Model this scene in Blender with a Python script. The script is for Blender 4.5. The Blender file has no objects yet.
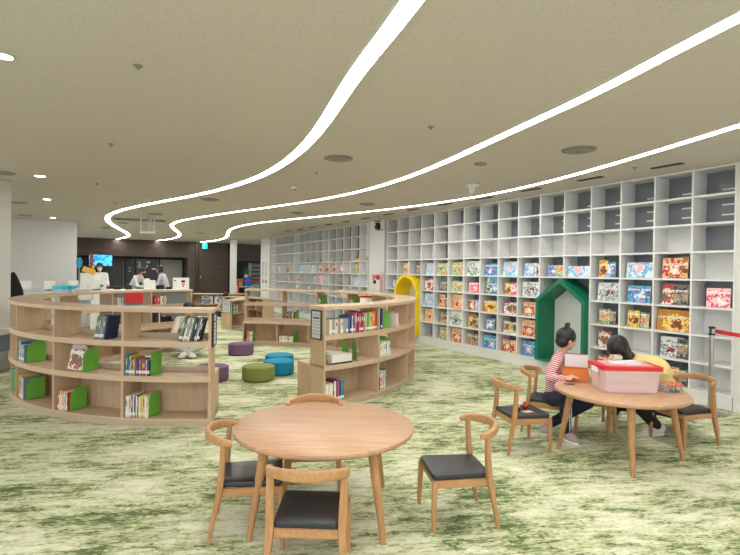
import bpy, bmesh, math, random
from mathutils import Vector, Matrix, Quaternion
random.seed(7)
R = math.radians
C = bpy.context.scene.collection
CEIL = 2.795

# ------------------------------------------------------------------ materials
def lin(c):
    return tuple((v/255/12.92 if v/255 <= .04045 else ((v/255+.055)/1.055)**2.4) for v in c)
_m = {}
def nodes(name):
    m = bpy.data.materials.new(name); m.use_nodes = True
    nt = m.node_tree; b = nt.nodes['Principled BSDF']
    return m, nt, b
def plain(name, col, rough=.6, metal=0., emit=0., alpha=1., var=0.04, scale=8, bump=0., trans=0.):
    if name in _m: return _m[name]
    m, nt, b = nodes(name); N = nt.nodes; L = nt.links
    c = lin(col)
    b.inputs['Roughness'].default_value = rough; b.inputs['Metallic'].default_value = metal
    tc = N.new('ShaderNodeTexCoord'); no = N.new('ShaderNodeTexNoise'); no.inputs['Scale'].default_value = scale
    no.inputs['Detail'].default_value = 4
    L.new(tc.outputs['Object'], no.inputs['Vector'])
    mx = N.new('ShaderNodeMix'); mx.data_type = 'RGBA'
    mx.inputs[6].default_value = (*[v*(1-var) for v in c], 1); mx.inputs[7].default_value = (*[min(1, v*(1+var)) for v in c], 1)
    L.new(no.outputs['Fac'], mx.inputs[0]); L.new(mx.outputs[2], b.inputs['Base Color'])
    if bump:
        bp = N.new('ShaderNodeBump'); bp.inputs['Strength'].default_value = bump; bp.inputs['Distance'].default_value = .01
        L.new(no.outputs['Fac'], bp.inputs['Height']); L.new(bp.outputs[0], b.inputs['Normal'])
    if emit:
        b.inputs['Emission Color'].default_value = (*c, 1); b.inputs['Emission Strength'].default_value = emit
    if alpha < 1: b.inputs['Alpha'].default_value = alpha
    if trans: b.inputs['Transmission Weight'].default_value = trans
    _m[name] = m; return m
def wood(name, c1, c2, scale=(1.5, 14, 14), rough=.5, plank=0, pc=.12):
    if name in _m: return _m[name]
    m, nt, b = nodes(name); N = nt.nodes; L = nt.links
    tc = N.new('ShaderNodeTexCoord'); mp = N.new('ShaderNodeMapping'); mp.inputs['Scale'].default_value = scale
    L.new(tc.outputs['Object'], mp.inputs[0])
    n = N.new('ShaderNodeTexNoise'); n.inputs['Scale'].default_value = 2.5; n.inputs['Detail'].default_value = 6; n.inputs['Distortion'].default_value = .6
    L.new(mp.outputs[0], n.inputs['Vector'])
    cr = N.new('ShaderNodeValToRGB'); cr.color_ramp.elements[0].position = .3; cr.color_ramp.elements[1].position = .7
    cr.color_ramp.elements[0].color = (*lin(c1), 1); cr.color_ramp.elements[1].color = (*lin(c2), 1)
    L.new(n.outputs['Fac'], cr.inputs[0]); out = cr.outputs[0]
    if plank:
        br = N.new('ShaderNodeTexBrick'); br.inputs['Scale'].default_value = 1
        br.inputs['Brick Width'].default_value = plank*9; br.inputs['Row Height'].default_value = plank
        br.inputs['Mortar Size'].default_value = .0006
        br.inputs['Color1'].default_value = (1-pc, 1-pc, 1-pc, 1); br.inputs['Color2'].default_value = (1, 1, 1, 1); br.inputs['Mortar'].default_value = (.7, .65, .6, 1)
        L.new(tc.outputs['Object'], br.inputs['Vector'])
        mx = N.new('ShaderNodeMix'); mx.data_type = 'RGBA'; mx.blend_type = 'MULTIPLY'; mx.inputs[0].default_value = 1
        L.new(out, mx.inputs[6]); L.new(br.outputs['Color'], mx.inputs[7]); out = mx.outputs[2]
    L.new(out, b.inputs['Base Color']); b.inputs['Roughness'].default_value = rough
    _m[name] = m; return m
def cover(cols, seed=0, scale=9.):
    """printed picture-book cover: irregular patches of flat colour"""
    key = 'printed_cover_%s' % hash((tuple(cols), seed))
    if key in _m: return _m[key]
    m, nt, b = nodes('printed_cover'); N = nt.nodes; L = nt.links
    tc = N.new('ShaderNodeTexCoord'); mp = N.new('ShaderNodeMapping'); mp.inputs['Location'].default_value = (seed*1.7, seed*.9, seed*2.3)
    L.new(tc.outputs['Object'], mp.inputs[0])
    def noise(sc_, det):
        v = N.new('ShaderNodeTexNoise'); v.inputs['Scale'].default_value = sc_; v.inputs['Detail'].default_value = det; v.inputs['Distortion'].default_value = .6
        L.new(mp.outputs[0], v.inputs['Vector']); return v.outputs['Fac']
    def mth(op, x, y=0.):
        q = N.new('ShaderNodeMath'); q.operation = op
        for i, w_ in enumerate((x, y)):
            if isinstance(w_, (int, float)): q.inputs[i].default_value = w_
            else: L.new(w_, q.inputs[i])
        return q.outputs[0]
    sp = N.new('ShaderNodeSeparateXYZ'); L.new(tc.outputs['Object'], sp.inputs[0])
    ox, oz = ((seed*29) % 7-3)*.012, .085+((seed*13) % 5)*.006
    d = mth('SQRT', mth('ADD', mth('POWER', mth('MULTIPLY', mth('ADD', sp.outputs[0], -ox), .75), 2.), mth('POWER', mth('ADD', sp.outputs[2], -oz), 2.)))
    f = mth('ADD', mth('MULTIPLY', d, 8.5), mth('MULTIPLY', mth('ADD', noise(scale*1.3, 3), -.5), 2.3))
    cr = N.new('ShaderNodeValToRGB'); cr.color_ramp.interpolation = 'CONSTANT'; e = cr.color_ramp.elements; n = len(cols)
    e[0].position = 0; e[0].color = (*lin(cols[2 % n]), 1); e[1].position = .30; e[1].color = (*lin(cols[1 % n]), 1)
    q = e.new(.52); q.color = (*lin(cols[3 % n]), 1); q = e.new(.60); q.color = (*lin(cols[0]), 1); q = e.new(.93); q.color = (*lin(cols[1 % n]), 1)
    L.new(f, cr.inputs[0])
    band = mth('MULTIPLY', mth('MULTIPLY', mth('GREATER_THAN', sp.outputs[2], .158), mth('LESS_THAN', sp.outputs[2], .185)), mth('GREATER_THAN', noise(70, 1), .47))
    mx = N.new('ShaderNodeMix'); mx.data_type = 'RGBA'; L.new(band, mx.inputs[0]); L.new(cr.outputs[0], mx.inputs[6]); mx.inputs[7].default_value = (*lin(cols[2 % n] if sum(cols[2 % n]) > 500 else (236, 230, 220)), 1)
    L.new(mx.outputs[2], b.inputs['Base Color']); b.inputs['Roughness'].default_value = .45
    _m[key] = m; return m

BIRCH = wood('birch_plywood', (190, 162, 134), (204, 178, 149), (1.2, 9, 9), .5)
BIRCH_FACE = wood('birch_panel', (184, 154, 124), (199, 171, 140), (9, 9, 1.2), .5)
EDGE = wood('edge_banding', (176, 156, 134), (192, 172, 150), (2, 8, 8), .45)
OAK = wood('oak', (166, 121, 78), (188, 144, 99), (3, 22, 22), .42)
OAK_V = wood('oak_upright', (162, 117, 74), (186, 141, 96), (22, 22, 3), .42)
OAK_TOP = wood('oak_planks', (181, 139, 106), (202, 162, 129), (1.4, 20, 20), .4, plank=.09, pc=.10)
DARKWOOD = wood('dark_walnut_panelling', (58, 44, 38), (86, 68, 58), (.8, 9, 16), .5)
WHITE = plain('white_laminate', (226, 226, 226), .4, var=.01)
PAINT = plain('white_paint', (216, 216, 214), .7, var=.015)
GREYBACK = plain('smoked_back_panel', (118, 122, 128), .25, var=.05)
BLACKSEAT = plain('black_vinyl', (32, 33, 37), .38, var=.1, bump=.05)
GREEN = plain('leaf_green_plastic', (104, 172, 60), .45)
BLACK = plain('matt_black', (24, 24, 26), .5)
STEEL = plain('brushed_steel', (176, 176, 172), .3, metal=.9)
SILVER = plain('silver_paint', (176, 178, 180), .45)
PAPER = plain('paper', (232, 230, 226), .7, var=.02)
SKIN = plain('skin', (206, 158, 130), .55, var=.05)
HAIR = plain('black_hair', (26, 22, 22), .42, var=.3, scale=60)
RED = plain('red_plastic', (206, 32, 40), .38)

# ------------------------------------------------------------------ mesh builder
class MB:
    def __init__(s): s.bm = bmesh.new(); s.mi = 0
    def _f(s, vs):
        try:
            f = s.bm.faces.new(vs); f.material_index = s.mi; return f
        except ValueError: return None
    def box(s, c, d, rot=None, bev=0.):
        """box at centre c with full dims d, optional Matrix/Euler-z rotation"""
        M = Matrix.Translation(Vector(c))
        if rot is not None: M = M @ (rot.to_4x4() if not isinstance(rot, (int, float)) else Matrix.Rotation(rot, 4, 'Z'))
        x, y, z = [v/2 for v in d]
        if bev:
            b = min(bev, x*.9, y*.9, z*.9); vs = []; t = bmesh.new()
            g = bmesh.ops.create_cube(t, size=1)['verts']
            for v in g: v.co = Vector((v.co.x*d[0], v.co.y*d[1], v.co.z*d[2]))
            bmesh.ops.bevel(t, geom=t.edges[:], offset=b, segments=2, affect='EDGES')
            mp = {v: s.bm.verts.new(M @ v.co) for v in t.verts}
            for f in t.faces: s._f([mp[v] for v in f.verts])
            t.free(); return s
        vs = [s.bm.verts.new(M @ Vector((sx*x, sy*y, sz*z))) for sz in (-1, 1) for sx, sy in ((-1, -1), (1, -1), (1, 1), (-1, 1))]
        for q in ((3, 2, 1, 0), (4, 5, 6, 7), (0, 1, 5, 4), (1, 2, 6, 5), (2, 3, 7, 6), (3, 0, 4, 7)): s._f([vs[i] for i in q])
        return s
    def prism(s, poly, fn, t0, t1):
        """poly list of 2d; fn(u,v,t)->3d ; extrude from t0 to t1"""
        a = [s.bm.verts.new(fn(u, v, t0)) for u, v in poly]; b = [s.bm.verts.new(fn(u, v, t1)) for u, v in poly]
        n = len(poly); s._f(a[::-1]); s._f(b)
        for i in range(n): s._f([a[i], a[(i+1) % n], b[(i+1) % n], b[i]])
        return s
    def loft(s, rings, cap=True, closed=False):
        rv = [[s.bm.verts.new(p) for p in r] for r in rings]; n = len(rv[0]); m = len(rv)
        for i in range(m if closed else m-1):
            A, B = rv[i], rv[(i+1) % m]
            for j in range(n): s._f([A[j], A[(j+1) % n], B[(j+1) % n], B[j]])
        if cap and not closed: s._f(rv[0][::-1]); s._f(rv[-1])
        return s
    def sweep(s, path, prof, up=(0, 0, 1), scl=None, closed=False):
        path = [Vector(p) for p in path]; up = Vector(up); rings = []; n = len(path)
        for i, p in enumerate(path):
            if closed: t = path[(i+1) % n]-path[i-1]
            else: t = path[min(i+1, n-1)]-path[max(i-1, 0)]
            t.normalize(); sd = t.cross(up)
            if sd.length < 1e-4: sd = t.cross(Vector((0, 1, 0)))
            sd.normalize(); u2 = sd.cross(t)
            k = scl[i] if scl else 1
            kk = k if isinstance(k, tuple) else (k, k)
            rings.append([p+sd*a*kk[0]+u2*b*kk[1] for a, b in prof])
        return s.loft(rings, closed=closed)
    def tube(s, path, r, n=8, closed=False, up=(0, 0, 1)):
        prof = [(math.cos(2*math.pi*i/n), math.sin(2*math.pi*i/n)) for i in range(n)]
        rr = r if isinstance(r, (list, tuple)) else [r]*len(path)
        return s.sweep(path, prof, up, scl=rr, closed=closed)
    def cyl(s, c, r, z0, z1, n=24, r2=None):
        r2 = r if r2 is None else r2
        return s.loft([[(c[0]+q*math.cos(2*math.pi*i/n), c[1]+q*math.sin(2*math.pi*i/n), z) for i in range(n)] for q, z in ((r, z0), (r2, z1))])
    def lathe(s, c, prof, n=32):
        return s.loft([[(c[0]+q*math.cos(2*math.pi*i/n), c[1]+q*math.sin(2*math.pi*i/n), c[2]+z) for i in range(n)] for q, z in prof])
    def arc(s, c, r0, r1, a0, a1, z0, z1, n=None):
        n = n or max(2, int(abs(a1-a0)/2.5))
        rings = []
        for i in range(n+1):
            a = R(a0+(a1-a0)*i/n); ca, sa = math.cos(a), math.sin(a)
            rings.append([(c[0]+r0*ca, c[1]+r0*sa, z0), (c[0]+r1*ca, c[1]+r1*sa, z0), (c[0]+r1*ca, c[1]+r1*sa, z1), (c[0]+r0*ca, c[1]+r0*sa, z1)])
        return s.loft(rings)
    def blob(s, c, rad, rot=None, n=14, m=10, fn=None):
        M = Matrix.Translation(Vector(c)) @ ((rot.to_4x4()) if rot is not None else Matrix())
        rings = []
        for i in range(1, m):
            th = math.pi*i/m; r = []
            for j in range(n):
                ph = 2*math.pi*j/n
                p = Vector((math.sin(th)*math.cos(ph)*rad[0], math.sin(th)*math.sin(ph)*rad[1], -math.cos(th)*rad[2]))
                if fn: p = fn(p)
                r.append(M @ p)
            rings.append(r)
        rv = [[s.bm.verts.new(p) for p in r] for r in rings]
        b0 = s.bm.verts.new(M @ Vector((0, 0, -rad[2]))); b1 = s.bm.verts.new(M @ Vector((0, 0, rad[2])))
        for i in range(len(rv)-1):
            for j in range(n): s._f([rv[i][j], rv[i][(j+1) % n], rv[i+1][(j+1) % n], rv[i+1][j]])
        for j in range(n):
            s._f([b0, rv[0][(j+1) % n], rv[0][j]]); s._f([b1, rv[-1][j], rv[-1][(j+1) % n]])
        return s
    def limb(s, p0, p1, r0, r1, lat=None, k=1., n=12):
        """tapered capsule; lat widened by k"""
        p0, p1 = Vector(p0), Vector(p1); t = (p1-p0); L = t.length; t.normalize()
        if lat is None: lat = t.cross(Vector((0, 0, 1))) if abs(t.z) < .9 else t.cross(Vector((0, 1, 0)))
        lat = Vector(lat); lat = (lat-t*lat.dot(t)).normalized(); o = t.cross(lat)
        rings = []
        for a in (-80, -50, -20): rings.append((p0+t*r0*math.sin(R(a)), r0*math.cos(R(a))))
        rings.append((p0, r0)); rings.append((p1, r1))
        for a in (20, 50, 80): rings.append((p1+t*r1*math.sin(R(a)), r1*math.cos(R(a))))
        rg = [[c+lat*math.cos(2*math.pi*j/n)*q*k+o*math.sin(2*math.pi*j/n)*q for j in range(n)] for c, q in rings]
        return s.loft(rg)
    def build(s, name, mats, parent=None, smooth=False, loc=None, rotz=0, kind=None):
        bmesh.ops.recalc_face_normals(s.bm, faces=s.bm.faces[:])
        me = bpy.data.meshes.new(name); s.bm.to_mesh(me); s.bm.free()
        for m in (mats if isinstance(mats, (list, tuple)) else [mats]): me.materials.append(m)
        if smooth:
            for p in me.polygons: p.use_smooth = True
            try: me.set_sharp_from_angle(angle=R(40))
            except Exception: pass
        o = bpy.data.objects.new(name, me); C.objects.link(o)
        if parent: o.parent = parent
        if loc: o.location = loc
        o.rotation_euler.z = rotz
        if kind: o['kind'] = kind
        return o
def tag(o, label, cat, group=None):
    o['label'] = label; o['category'] = cat
    if group: o['group'] = group
    return o
def thing(name, label, cat, loc=(0, 0, 0), rotz=0, group=None):
    o = bpy.data.objects.new(name, None); o.empty_display_size = .1; C.objects.link(o)
    o.location = loc; o.rotation_euler = (0, 0, rotz)
    return tag(o, label, cat, group)
def dup(root, loc, rotz, label, group=None):
    r = root.copy(); C.objects.link(r); r.location = loc; r.rotation_euler = (0, 0, rotz); r['label'] = label
    if group: r['group'] = group
    for ch in list(root.children):
        c = ch.copy(); C.objects.link(c); c.parent = r
        for g in ch.children:
            d = g.copy(); C.objects.link(d); d.parent = c
    return r
def remesh(mb, voxel, smooth_it=4):
    """fuse overlapping closed shapes of mb into one continuous skin"""
    bmesh.ops.recalc_face_normals(mb.bm, faces=mb.bm.faces[:])
    me = bpy.data.meshes.new('t'); mb.bm.to_mesh(me); mb.bm.free()
    o = bpy.data.objects.new('t', me); C.objects.link(o)
    m = o.modifiers.new('r', 'REMESH'); m.mode = 'VOXEL'; m.voxel_size = voxel
    if smooth_it:
        k = o.modifiers.new('s', 'SMOOTH'); k.factor = .5; k.iterations = smooth_it
    dg = bpy.context.evaluated_depsgraph_get(); dg.update()
    me2 = bpy.data.meshes.new_from_object(o.evaluated_get(dg)); bpy.data.objects.remove(o); bpy.data.meshes.remove(me)
    for p in me2.polygons: p.use_smooth = True
    return me2
def link_mesh(me, name, mats, parent=None):
    me.name = name; me.materials.clear()
    for m in (mats if isinstance(mats, (list, tuple)) else [mats]): me.materials.append(m)
    o = bpy.data.objects.new(name, me); C.objects.link(o)
    if parent: o.parent = parent
    return o
def text_obj(body, size, mat_, parent, M, depth=.002, name='lettering'):
    cu = bpy.data.curves.new('t', 'FONT'); cu.body = body; cu.size = size; cu.extrude = depth; cu.align_x = 'CENTER'; cu.align_y = 'CENTER'
    o = bpy.data.objects.new('t', cu); C.objects.link(o); dg = bpy.context.evaluated_depsgraph_get(); dg.update()
    me = bpy.data.meshes.new_from_object(o.evaluated_get(dg)); bpy.data.objects.remove(o)
    me.transform(M); me.materials.clear(); me.materials.append(mat_); me.name = name
    q = bpy.data.objects.new(name, me); C.objects.link(q); q.parent = parent; return q
ORD = ['first', 'second', 'third', 'fourth', 'fifth', 'sixth', 'seventh', 'eighth', 'ninth', 'tenth', 'eleventh', 'twelfth', 'thirteenth', 'fourteenth', 'fifteenth', 'sixteenth', 'seventeenth', 'eighteenth', 'nineteenth', 'twentieth', 'twenty-first', 'twenty-second', 'twenty-third', 'twenty-fourth', 'twenty-fifth']

# ------------------------------------------------------------------ floor, ceiling
def carpet():
    m, nt, b = nodes('green_camouflage_carpet'); N = nt.nodes; L = nt.links
    tc = N.new('ShaderNodeTexCoord')
    sn = N.new('ShaderNodeVectorMath'); sn.operation = 'SNAP'; sn.inputs[1].default_value = (.022, .009, .01)
    rt = N.new('ShaderNodeMapping'); rt.inputs['Rotation'].default_value = (0, 0, R(-8))
    L.new(tc.outputs['Object'], rt.inputs[0]); L.new(rt.outputs[0], sn.inputs[0])
    def noise(sc, det, vec=(1, 1, 1), dist=0, loc=(0, 0, 0), rough=.5):
        mp = N.new('ShaderNodeMapping'); mp.inputs['Scale'].default_value = vec; mp.inputs['Location'].default_value = loc
        L.new(sn.outputs[0], mp.inputs[0]); n = N.new('ShaderNodeTexNoise'); n.inputs['Scale'].default_value = sc; n.inputs['Detail'].default_value = det
        n.inputs['Distortion'].default_value = dist; n.inputs['Roughness'].default_value = rough
        L.new(mp.outputs[0], n.inputs['Vector']); return n.outputs['Fac']
    def math_(op, a, bb):
        q = N.new('ShaderNodeMath'); q.operation = op
        for i, v in enumerate((a, bb)):
            if isinstance(v, (int, float)): q.inputs[i].default_value = v
            else: L.new(v, q.inputs[i])
        return q.outputs[0]
    big = noise(1.6, 2, (.8, 1.4, 1)); mid = noise(8.5, 8, (.55, 1.7, 1), .2, (3, 1, 0), .78); fine = noise(60, 4, (.5, 1.4, 1), 0, (7, 2, 0), .8)
    v = math_('ADD', math_('MULTIPLY', big, .42), math_('MULTIPLY', mid, .80)); v = math_('ADD', v, math_('MULTIPLY', fine, .38))
    cr = N.new('ShaderNodeValToRGB'); e = cr.color_ramp.elements
    st = [(0, (80, 92, 60)), (.68, (88, 102, 68)), (.72, (118, 130, 90)), (.752, (152, 160, 118)), (.79, (180, 186, 146)), (.84, (202, 204, 172)), (.91, (218, 218, 196))]
    e[0].position = 0; e[0].color = (*lin(st[0][1]), 1); e[1].position = 1; e[1].color = (*lin(st[-1][1]), 1)
    for p, c in st[1:]:
        q = e.new(p); q.color = (*lin(c), 1)
    L.new(v, cr.inputs[0])
    pile = N.new('ShaderNodeTexNoise'); pile.inputs['Detail'].default_value = 4; pile.inputs['Scale'].default_value = 150; L.new(tc.outputs['Object'], pile.inputs['Vector'])
    mx = N.new('ShaderNodeMix'); mx.data_type = 'RGBA'; mx.blend_type = 'OVERLAY'; mx.inputs[0].default_value = .5
    L.new(cr.outputs[0], mx.inputs[6]); L.new(pile.outputs['Fac'], mx.inputs[7])
    L.new(mx.outputs[2], b.inputs['Base Color']); b.inputs['Roughness'].default_value = .95
    b.inputs['Specular IOR Level'].default_value = .2
    bp = N.new('ShaderNodeBump'); bp.inputs['Strength'].default_value = .35; bp.inputs['Distance'].default_value = .006
    L.new(pile.outputs['Fac'], bp.inputs['Height']); L.new(bp.outputs[0], b.inputs['Normal'])
    return m
def ceil_mat():
    m, nt, b = nodes('speckled_ceiling_tile'); N = nt.nodes; L = nt.links
    tc = N.new('ShaderNodeTexCoord'); n = N.new('ShaderNodeTexNoise'); n.inputs['Scale'].default_value = 70; n.inputs['Detail'].default_value = 3
    L.new(tc.outputs['Object'], n.inputs['Vector'])
    cr = N.new('ShaderNodeValToRGB'); cr.color_ramp.elements[0].position = .33; cr.color_ramp.elements[1].position = .42
    cr.color_ramp.elements[0].color = (*lin((186, 176, 168)), 1); cr.color_ramp.elements[1].color = (*lin((204, 194, 187)), 1)
    L.new(n.outputs['Fac'], cr.inputs[0]); L.new(cr.outputs[0], b.inputs['Base Color']); b.inputs['Roughness'].default_value = .85
    return m
x0, x1, y0, y1 = -15, 6.6, -1.6, 30
MB().box(((x0+x1)/2, (y0+y1)/2, -.05), (x1-x0, y1-y0, .1)).build('floor', carpet(), kind='structure')
MB().box(((x0+x1)/2, (y0+y1)/2, CEIL+.05), (x1-x0, y1-y0, .1)).build('ceiling', ceil_mat(), kind='structure')

# ------------------------------------------------------------------ shelf wall frame: s along wall, t out of it into the room
D = Vector((-.5, .8660254, 0)); NRM = Vector((-.8660254, -.5, 0)); O = Vector((4.077, 5.685, 0))
WROT = math.atan2(D.y, D.x)
def S(s, t, z=0): return O+D*s+NRM*t+Vector((0, 0, z))
def wbox(mb, s0, s1, t0, t1, z0, z1, bev=0): return mb.box(((s0+s1)/2, (t0+t1)/2, (z0+z1)/2), (s1-s0, abs(t1-t0), z1-z0), bev=bev)
DEP = .305; PL = .152; RH = .3304
def wall_piece(name, s0, s1, t0, t1, z0, z1, m, kind='structure'):
    mb = MB(); wbox(mb, s0, s1, t0, t1, z0, z1); return mb.build(name, m, loc=O, rotz=WROT, kind=kind)
wall_piece('wall_right', -7.5, 17.2, -DEP-.16, -DEP-.01, 0, CEIL, PAINT)
wall_piece('trim_1', -7.5, -.033, -DEP-.01, 0.0, 0, CEIL, PAINT)
wall_piece('trim_2', 7.49, 8.22, -DEP-.01, 0.0, 0, CEIL, PAINT)
wall_piece('trim_3', 15.76, 16.85, -DEP-.01, 0.05, 0, CEIL, PAINT)
wall_piece('baseboard_right', -7.4, -.04, 0.0, .012, 0, .09, WHITE)

def backs(t, W, cw, white_cells, nrail, dep=None):
    DEP = dep or .305
    MB().box((W/2, -DEP+.001, (PL+CEIL-.02)/2), (W-.02, .008, CEIL-.02-PL)).build('grey_back_board', GREYBACK, t)
    p0 = r0 = None
    for c in range(16):
        for r in range(8):
            z = PL+RH*(7-r)
            if (c, r) in white_cells:
                loc = ((c+.5)*cw, -DEP+.009, z+RH/2)
                if p0 is None: p0 = MB().box((0, 0, 0), (cw-.024, .006, RH-.026)).build('white_back_panel', WHITE, t, loc=loc)
                else: q = p0.copy(); C.objects.link(q); q.location = loc
            elif r in (0, 1) and c < nrail:
                for zz in ((.09,) if r == 0 else (.24, .12)):
                    loc = ((c+.32)*cw, -DEP+.010, z+zz)
                    if r0 is None: r0 = MB().box((0, 0, 0), (cw*.56, .008, .018)).build('back_rail', WHITE, t, loc=loc)
                    else: q = r0.copy(); C.objects.link(q); q.location = loc
def bookcase(s0, cw, label, skip, white_cells):
    """sixteen columns of open cells; local x along wall, y = outwards"""
    W = cw*16; t = thing('wall_bookcase', label, 'bookcase', O+D*s0, WROT); th = .022
    for i in range(17):
        mb = MB()
        if i in skip:
            mb.box((i*cw, -DEP/2, (PL+RH*4+CEIL-.01)/2), (th, DEP, CEIL-.01-PL-RH*4))
        else:
            mb.box((i*cw, -DEP/2, (PL+CEIL-.01)/2), (th, DEP, CEIL-.01-PL))
        mb.build('upright', WHITE, t)
    for r in range(9):
        z = PL+RH*r; lo, hi = (min(skip)-1, max(skip)+1) if skip else (0, 0)
        mb = MB(); dz = .024 if r < 8 else .02; zc = z if r < 8 else CEIL-.012
        if skip and r < 4:
            mb.box((lo*cw/2, -DEP/2-.002, zc), (lo*cw, DEP-.004, dz)); mb.box(((hi*cw+W)/2, -DEP/2-.002, zc), (W-hi*cw, DEP-.004, dz))
        else: mb.box((W/2, -DEP/2-.002, zc), (W, DEP-.004, dz))
        mb.build('shelf', WHITE, t)
    MB().box((W/2, -DEP/2-.006, PL/2-.006), (W, DEP-.012, PL-.014)).build('plinth', WHITE, t)
    backs(t, W, cw, white_cells, 0, .20)
    return t
CW1, CW2 = .4612, .4645; S1, S2 = -.02, 8.262
wc = {(1, 2), (3, 2), (4, 2), (5, 2), (0, 3), (0, 5), (2, 6), (10, 1), (10, 2), (8, 2), (14, 2), (12, 2), (2, 2) if 0 else (6, 2), (7, 2), (9, 2), (13, 2), (15, 3), (0, 7), (0, 6)}
# the near case is interrupted by the green house nook (columns 4-5), the arch stands in columns 13-14
def near_case():
    global DEP
    t = thing('wall_bookcase', 'tall white built-in bookcase of picture books behind the round play table', 'bookcase', O+D*S1, WROT); th = .022; cw = CW1; W = cw*16
    gaps = [(4, 6), (13, 15)]
    for i in range(17):
        cut = any(a < i < b for a, b in gaps)
        z0 = PL+RH*4 if cut else PL
        MB().box((i*cw, -DEP/2, (z0+CEIL-.01)/2), (th, DEP, CEIL-.01-z0)).build('upright', WHITE, t)
    for r in range(9):
        zc, dz = (PL+RH*r, .024) if r < 8 else (CEIL-.012, .02)
        segs = [(0, 16)] if r >= 4 else [(0, 4), (6, 13), (15, 16)]
        mb = MB()
        if r in (0,): segs = [(0, 16)]
        for a, b in segs: mb.box(((a+b)/2*cw, -DEP/2-.002, zc), ((b-a)*cw, DEP-.004, dz))
        if r == 3:   # the two shelf stubs beside the house roof are closed by the roof itself
            pass
        mb.build('shelf', WHITE, t)
    MB().box((W/2, -DEP/2-.006, PL/2-.006), (W, DEP-.012, PL-.014)).build('plinth', WHITE, t)
    backs(t, W, cw, wc, 10)
near_case()
wc2 = {(c, r) for c in range(16) for r in range(8) if (c*7+r*5+c*r) % 5 == 0} | {(1, r) for r in range(3, 8)} | {(0, 3), (0, 4), (2, 5)}
bookcase(S2, CW2, 'long white built-in cubby bookcase in the distance beyond the white pillar', [], wc2)

# green house nook: local x along wall
HG = plain('emerald_green_lacquer', (8, 112, 82), .4, var=.03)
YG = plain('yellow_lacquer', (240, 208, 10), .4, var=.03)
def nook(poly_o, poly_i, s_c, name, label, m, inner):
    t = thing(name, label, 'reading nook', O+D*s_c+Vector((0, 0, PL+.012)), WROT)
    n = len(poly_o); mb = MB(); y0, y1 = -DEP+.008, .09
    ro = [[(x, y0, z) for x, z in poly_o], [(x, y1, z) for x, z in poly_o], [(x, y1, z) for x, z in poly_i], [(x, y0, z) for x, z in poly_i]]
    mb.loft(ro, cap=False, closed=True); o = mb.build('frame', m, t)
    mb = MB(); mb.prism(poly_i, lambda u, v, w: (u, w, v), -DEP+.006, -DEP+.014); mb.build('back_board', inner, t)
    return t
w = CW1; zt = RH*4-.03
po = [(-w+.012, .0), (w-.012, .0), (w-.012, RH*3-.02), (0, zt), (-w+.012, RH*3-.02)]
pi_ = [(-w+.07, .035), (w-.07, .035), (w-.07, RH*3-.05), (0, zt-.07), (-w+.07, RH*3-.05)]
nook(po, pi_, S1+5*CW1, 'house_nook', 'emerald green house-shaped reading nook let into the white bookcase', HG, WHITE)
def archpoly(hw, h, z0, n=20):
    p = [(hw, z0), (hw, h-hw)]
    p += [(hw*math.cos(math.pi*i/n), h-hw+hw*math.sin(math.pi*i/n)) for i in range(1, n)]
    return p+[(-hw, h-hw), (-hw, z0)]
nook(archpoly(w-.012, zt+.02, 0), archpoly(w-.075, zt-.043, .035), S1+14*CW1, 'arch_nook', 'yellow round-arched reading nook let into the white bookcase', YG, WHITE)

# ------------------------------------------------------------------ books on the wall
PAL = dict(
    red=[(200, 48, 44), (236, 190, 150), (240, 232, 220), (120, 40, 40)], yellow=[(236, 206, 96), (196, 130, 50), (120, 60, 40), (246, 236, 200)],
    blue=[(40, 110, 180), (110, 180, 220), (240, 236, 230), (230, 160, 170)], skyblue=[(120, 190, 232), (220, 236, 246), (240, 180, 190), (80, 140, 200)],
    teal=[(20, 140, 140), (240, 240, 236), (90, 70, 60), (200, 180, 60)], pink=[(226, 96, 124), (250, 200, 206), (255, 244, 240), (190, 50, 80)],
    green=[(96, 140, 96), (200, 210, 150), (230, 120, 90), (240, 236, 220)], white=[(232, 230, 226), (190, 70, 70), (90, 110, 90), (230, 180, 120)],
    grey=[(140, 160, 172), (230, 232, 232), (130, 60, 66), (70, 70, 76)], black=[(50, 46, 48), (120, 110, 104), (190, 160, 120), (220, 216, 210)],
    orange=[(220, 120, 60), (246, 206, 150), (120, 60, 40), (250, 240, 220)], brown=[(130, 96, 70), (196, 170, 140), (80, 60, 50), (226, 210, 180)])
PHR = dict(red='red and cream', yellow='yellow and brown', blue='bright blue', skyblue='pale sky-blue', teal='teal and white', pink='pink', green='green patterned', white='white patterned', grey='grey-blue and maroon', black='dark-covered', orange='orange', brown='brown')
_bm = {}
def face_book_mesh(col, wd, h, seed, th=.018):
    mb = MB(); mb.mi = 0
    mb.box((0, th/2-.001, h/2), (wd, .002, h)); mb.box((0, -th/2+.001, h/2), (wd, .002, h)); mb.box((wd/2-.001, 0, h/2), (.002, th, h))
    mb.mi = 1; mb.box((-.003, 0, h/2), (wd-.01, th-.004, h-.008))
    return mb, [cover(PAL[col], seed, 13+seed % 3*4), PAPER]
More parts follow.
